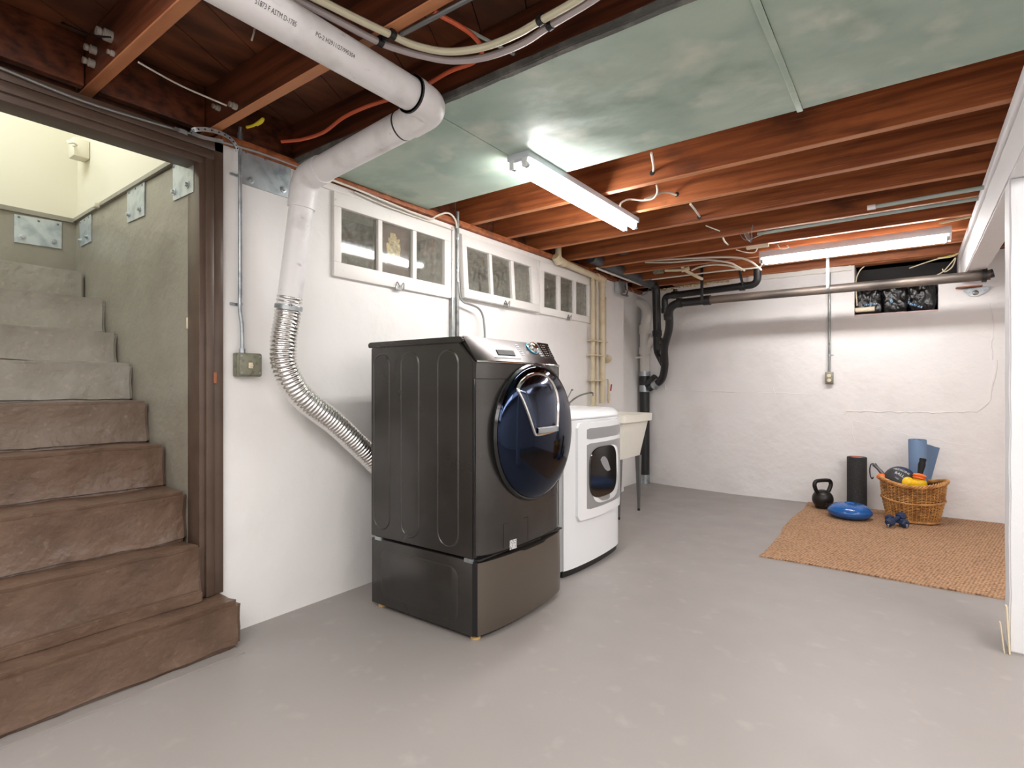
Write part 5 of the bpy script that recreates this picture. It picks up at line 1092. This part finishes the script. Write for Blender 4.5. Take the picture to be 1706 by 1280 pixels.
def on_ball(c, R, u, v, sq=(1, 1, 1), lift=.0008):
    d = ray(u, v); o = _c-Vector(c); b_ = d.dot(o); a_ = d.dot(d); q = b_*b_-a_*(o.dot(o)-R*R); t = (-b_-math.sqrt(max(q, 0)))/a_; return _c+d*t
def ball_text(s, c, R, u, v, size, rot, mat, par, nm='printed_text'):
    p = on_ball(c, R, u, v); n_ = (p-Vector(c)).normalized(); ex = Vector((-n_.y, n_.x, 0)).normalized(); ez = n_.cross(ex)
    if ez.z < 0: ez = -ez
    if ex.dot(_r) < 0: ex = -ex
    cr, sr = math.cos(rot), math.sin(rot)
    def f(x, y):
        q = p+ex*(x*cr-y*sr)+ez*(x*sr+y*cr); return Vector(c)+(q-Vector(c)).normalized()*(R+.0012)
    return text(nm, s, size, mat, par, f)
ball_text('35', (kx, ky, ZR+.083), .0885, 1379, 842, .052, -.05, MT['leg'], body)
# foam roller
fxr, fyr = 2.098, 5.845; T = thing('foam_roller', 'tall black foam roller with an orange core standing against the wall', 'foam roller', (fxr, fyr, ZR))
b = NB(); lathe(b, [(.046, .44), (.046, .470), (.050, .474), (.074, .474), (.078, .470), (.078, .004), (.074, 0), (0, 0)], (fxr, fyr, ZR), 'z', 40); ob('shell', b, MT['eva'], T)
b = NB(); lathe(b, [(0, .472), (.0455, .472), (.0455, .40), (0, .40)], (fxr, fyr, ZR), 'z', 32); ob('core', b, MT['orangefoam'], T, label='orange core')
# balance disc
dxc, dyc = 2.075, 5.44; T = thing('balance_disc', 'glossy blue inflated balance disc on the rug', 'balance disc', (dxc, dyc, ZR))
b = NB(); prof = [(0, .020), (.09, .012), (.135, .020), (.158, .036), (.165, .052), (.160, .068), (.135, .092), (.095, .108), (.05, .114), (.03, .112), (.018, .104), (0, .102)]
lathe(b, [(p.x, .012+(p.y-.012)*1.2) for p in smooth([(a_, c_, 0) for a_, c_ in prof], 4)], (dxc, dyc, ZR-.011), 'z', 56); dsk = ob('cushion', b, MT['bluevinyl'], T)
b = NB()
for k in range(3): lathe(b, [(.162, .0), (.166, .002), (.166, -.002), (.162, 0)], (dxc, dyc, ZR+.045+k*.006), 'z', 56)
ob('rim_ribs', b, MT['bluevinyl'], T, kind='stuff')
b = NB(); nb = 0
for k in range(12):
    for ri, rr_ in ((6, .06), (9, .09), (12, .118)):
        pass
for ri, rr_ in ((9, .055), (15, .085), (21, .112)):
    for k in range(ri):
        a_ = 2*PI*k/ri; zz = {.055: .1325, .085: .129, .112: .120}[rr_]; lathe(b, [(0, .002), (.004, .0012), (.005, -.001), (0, -.001)], (dxc+rr_*math.cos(a_), dyc+rr_*math.sin(a_), ZR-.011+zz), 'z', 8)
ob('nubs', b, MT['bluevinyl'], dsk, kind='stuff')
# dumbbells
def dumbbell(p0, p1, label):
    p0, p1 = Vector(p0), Vector(p1); T = thing('dumbbell', label, 'dumbbell', (p0+p1)/2, 'pair of navy dumbbells'); d = (p1-p0).normalized(); L_ = (p1-p0).length
    def along(prof): 
        b = NB(); lathe(b, prof, (0, 0, 0), 'z', 8 if prof[1][0] > .02 else 16); bmesh.ops.transform(b, matrix=Matrix.Translation(p0) @ d.to_track_quat('Z', 'Y').to_matrix().to_4x4(), verts=b.verts[:]); return b
    ob('handle', along([(0, .04), (.0145, .04), (.016, L_/2), (.0145, L_-.04), (0, L_-.04)]), MT['navy'], T)
    hp = [(0, -.004), (.024, -.004), (.032, .004), (.034, .022), (.032, .042), (.024, .050), (0, .050)]
    for k in (0, 1):
        pr_ = hp if k == 0 else [(r, L_-h) for r, h in hp]
        hd_ = ob('head', along(pr_), MT['navy'], T, sharp=.5)
    return T, d
A0, A1 = P(1479.5, 872, 'z', ZR+.034), P(1500, 861, 'z', ZR+.075)
dv = (A1-A0).normalized(); A1 = A0+dv*.175
Td, dd_ = dumbbell(A0, A1, 'navy dumbbell propped across the other one in front of the basket')
B1 = P(1510, 873, 'z', ZR+.034); B0 = P(1474, 862, 'z', ZR+.034); B0 = B1+(B0-B1).normalized()*.185
Td2, dd2 = dumbbell(B0, B1, 'navy dumbbell lying under the propped one')
for TT, c_ in ((Td, P(1480, 876.5, 'z', ZR+.034)), (Td2, P(1511, 877, 'z', ZR+.034))):
    n_ = (_c-c_).normalized(); ex = _r; ez = Vector((0, 0, 1))
    text('weight_mark', 'T', .030, MT['inkwhite'], TT, lambda x, y: c_+n_*.036+ex*x+ez*y)
# wicker basket
bx, by, BH = 2.505, 5.62, .30; T = thing('wicker_basket', 'oval wicker basket of exercise gear on the rug', 'basket', (bx, by, ZR))
RT, RB = (.222, .168), (.172, .132)
def bell(a, z, off=0):
    zt_ = .300+.045*math.cos(a)**2; f = min(1, z/.30); ex = RB[0]+(RT[0]-RB[0])*f+.010*math.sin(PI*f)+off; ey = RB[1]+(RT[1]-RB[1])*f+.010*math.sin(PI*f)+off
    sgn = lambda c: (1 if c > 0 else -1)
    return Vector((bx+ex*math.cos(a), by+ey*math.sin(a), ZR+z*zt_/.30))
b = NB(); rws = [[bell(2*PI*k/60, z, -.007) for k in range(60)] for z in (.004, .08, .16, .24, .285)]
R = loft(b, rws, closed=True); b.faces.new(R[0][::-1]); ob('lining', b, MT['wickerdark'], T)
NS = 44; b = NB()
for k in range(NS): a_ = 2*PI*k/NS; tube(b, [bell(a_, z) for z in (.002, .1, .2, .297)], .0034, 6)
ob('stakes', b, MT['wicker'], T, kind='stuff')
b = NB(); nr = 24
for r_i in range(nr):
    z = .014+r_i*.0117
    if r_i in (12, 13): continue
    n_ = NS*3; ph = r_i % 2; rnd = random.Random(r_i)
    tube(b, [bell(2*PI*k/n_, z+rnd.uniform(-.0007, .0007), .0048*math.cos(PI*(k/3)+PI*ph)) for k in range(n_)], .0036, 5, closed=True)
ob('weave', b, MT['wicker'], T, kind='stuff')
for z0, lab in ((.160, 'waist_band'), (.012, 'foot_band')):
    b = NB()
    for s in range(3):
        n_ = 150; tube(b, [bell(2*PI*k/n_, z0+.006*math.sin(k*2*PI*22/n_+s*2*PI/3), .006+.005*math.cos(k*2*PI*22/n_+s*2*PI/3)) for k in range(n_)], .0048, 6, closed=True)
    ob(lab, b, MT['wicker'], T)
b = NB()
for s in range(4):
    n_ = 180; tube(b, [bell(2*PI*k/n_, .300+.011*math.sin(k*2*PI*15/n_+s*PI/2), .004+.012*math.cos(k*2*PI*15/n_+s*PI/2)) for k in range(n_)], .0068, 7, closed=True)
ob('braided_rim', b, MT['wicker'], T)
# yoga mat
mxx, myy = 2.545, 5.70; T = thing('yoga_mat', 'rolled steel blue exercise mat standing in the basket', 'exercise mat', (mxx, myy, .03))
sp_ = []
for k in range(100):
    a_ = k*.2; sp_.append((mxx+(.028+.0019*a_)*math.cos(a_), myy+(.028+.0019*a_)*math.sin(a_)))
def sheet(bm, path, z0f, z1f, th, lean=(0, 0)):
    n_ = len(path); O, I = [], []
    for i, (x, y) in enumerate(path):
        a_, c_ = path[max(0, i-1)], path[min(n_-1, i+1)]; tx, ty = c_[0]-a_[0], c_[1]-a_[1]; l_ = math.hypot(tx, ty) or 1; nx_, ny_ = -ty/l_*th/2, tx/l_*th/2
        O.append((x+nx_, y+ny_, i)); I.append((x-nx_, y-ny_, i))
    def pt(q, z): return Vector((q[0]+lean[0]*(z-.03), q[1]+lean[1]*(z-.03), z))
    rows = []
    for o, i_ in zip(O, I): rows.append([pt(o, z0f(o[2])), pt(o, z1f(o[2])), pt(i_, z1f(o[2])), pt(i_, z0f(o[2]))])
    R = loft(bm, rows, closed=True); bm.faces.new(R[0]); bm.faces.new(R[-1][::-1])
b = NB(); sheet(b, sp_, lambda i: .03, lambda i: .676+.004*math.sin(i*.2), .0055, (-.015, .06)); ob('roll', b, MT['matblue'], T)
ex_, ey_ = sp_[-1]; q0, q1 = P(1546, 780, 'y', 5.80), P(1568, 748, 'y', 5.87)
fl_ = [(2.600, 5.735), (2.628, 5.765), (2.655, 5.785), (2.690, 5.800)]; fl2 = [(p.x, p.y) for p in smooth([(a_, c_, 0) for a_, c_ in fl_], 6)]
b = NB(); n_ = len(fl2); sheet(b, fl2, lambda i: .12, lambda i: .640-.035*i/n_, .0055, (.0, .06))
for v in b.verts: v.co.x -= max(0, (.60-v.co.z))*.22*(v.co.x-2.60)/.09
ob('loose_end', b, MT['matblue'], T)
# medicine ball
mc = P(1499, 801, 'y', 5.62); MR = .118; T = thing('medicine_ball', 'charcoal and navy medicine ball sitting in the basket', 'ball', mc-Vector((0, 0, MR)))
b = NB(); bmesh.ops.create_uvsphere(b, u_segments=64, v_segments=40, radius=MR); ax_ = (_r*.62+Vector((0, 0, .78))+_f*.2).normalized()
bmesh.ops.transform(b, matrix=Matrix.Translation(mc) @ ax_.to_track_quat('Z', 'Y').to_matrix().to_4x4(), verts=b.verts[:])
for f in b.faces: f.material_index = 0 if -.62 < (f.calc_center_median()-mc).normalized().dot(ax_) < .50 else 1
mb = ob('ball', b, [MT['ballgrey'], MT['navy']], T)
ball_text('MEDICINE', mc, MR, 1502, 784, .030, -.52, MT['inkwhite'], mb); ball_text('BALL', mc, MR, 1498.5, 790.5, .034, -.52, MT['inkwhite'], mb); ball_text('4 KG', mc, MR, 1494, 797, .014, -.52, MT['inkwhite'], mb)
# yellow wheel with orange hub and black handle
T = thing('exercise_wheel', 'yellow exercise wheel with orange hub and black handle in the basket', 'exercise wheel', P(1522, 802, 'y', 5.52))
for (u, v, r_, nm) in ((1511, 804, .056, 'yellow_wheel'), (1530, 806, .058, 'yellow_wheel')):
    b = NB(); c_ = P(u, v, 'y', 5.53); bmesh.ops.create_icosphere(b, subdivisions=3, radius=r_)
    for v_ in b.verts: v_.co = c_+Vector((v_.co.x, v_.co.y*.6, v_.co.z*.85))
    ob('yellow_wheel', b, MT['yellowplastic'], T)
hb, ht = P(1532, 793, 'y', 5.53), P(1538, 764, 'y', 5.56); hdv = (ht-hb).normalized(); m4 = Matrix.Translation(hb) @ hdv.to_track_quat('Z', 'Y').to_matrix().to_4x4()
b = NB(); lathe(b, [(0, -.012), (.040, -.012), (.048, 0), (.040, .012), (.02, .018), (0, .018)], seg=28); lathe(b, [(.028, -.03), (.044, -.024), (.044, -.014), (.028, -.012)], seg=28); bmesh.ops.transform(b, matrix=m4, verts=b.verts[:]); ob('orange_hub', b, MT['orangeplastic'], T, label='orange hub ring')
b = NB(); hl = (ht-hb).length; prof = [(0, .018), (.018, .018), (.021, .05), (.026, .09), (.022, .12), (.018, hl-.03), (.024, hl-.018), (.024, hl-.004), (.018, hl), (0, hl)]
lathe(b, prof, seg=20); bmesh.ops.transform(b, matrix=m4, verts=b.verts[:]); ob('handle', b, MT['rubber'], T)
# skipping rope handle hanging over the rim
T = thing('skipping_rope', 'black skipping rope handle with a looped cord at the basket rim', 'skipping rope', P(1465, 780, 'y', 5.62))
ha, hb2 = P(1455.5, 773, 'y', 5.62), P(1473, 792, 'y', 5.62)
b = NB(); hv = (hb2-ha); lathe(b, [(0, 0), (.014, .0), (.018, .006), (.016, .02), (.013, .05), (.016, .09), (.014, hv.length), (0, hv.length)], seg=16); bmesh.ops.transform(b, matrix=Matrix.Translation(ha) @ hv.to_track_quat('Z', 'Y').to_matrix().to_4x4(), verts=b.verts[:]); ob('handle', b, MT['leg'], T)
b = NB(); tube(b, smooth([ha, P(1451, 774, 'y', 5.6), P(1449, 783, 'y', 5.58), P(1450, 793, 'y', 5.57), P(1453, 798, 'y', 5.57), P(1455, 795, 'y', 5.58)], 6), .0045, 8); ob('cord', b, MT['rubber'], T)
b = NB(); c_ = P(1470, 795, 'y', 5.60); bmesh.ops.create_icosphere(b, subdivisions=3, radius=.036)
for v_ in b.verts: v_.co = c_+Vector((v_.co.x*1.2, v_.co.y, v_.co.z*.8))
ob('orange_ball', b, MT['orangeplastic'], None, 'small orange ball peeking over the left basket rim', 'ball')
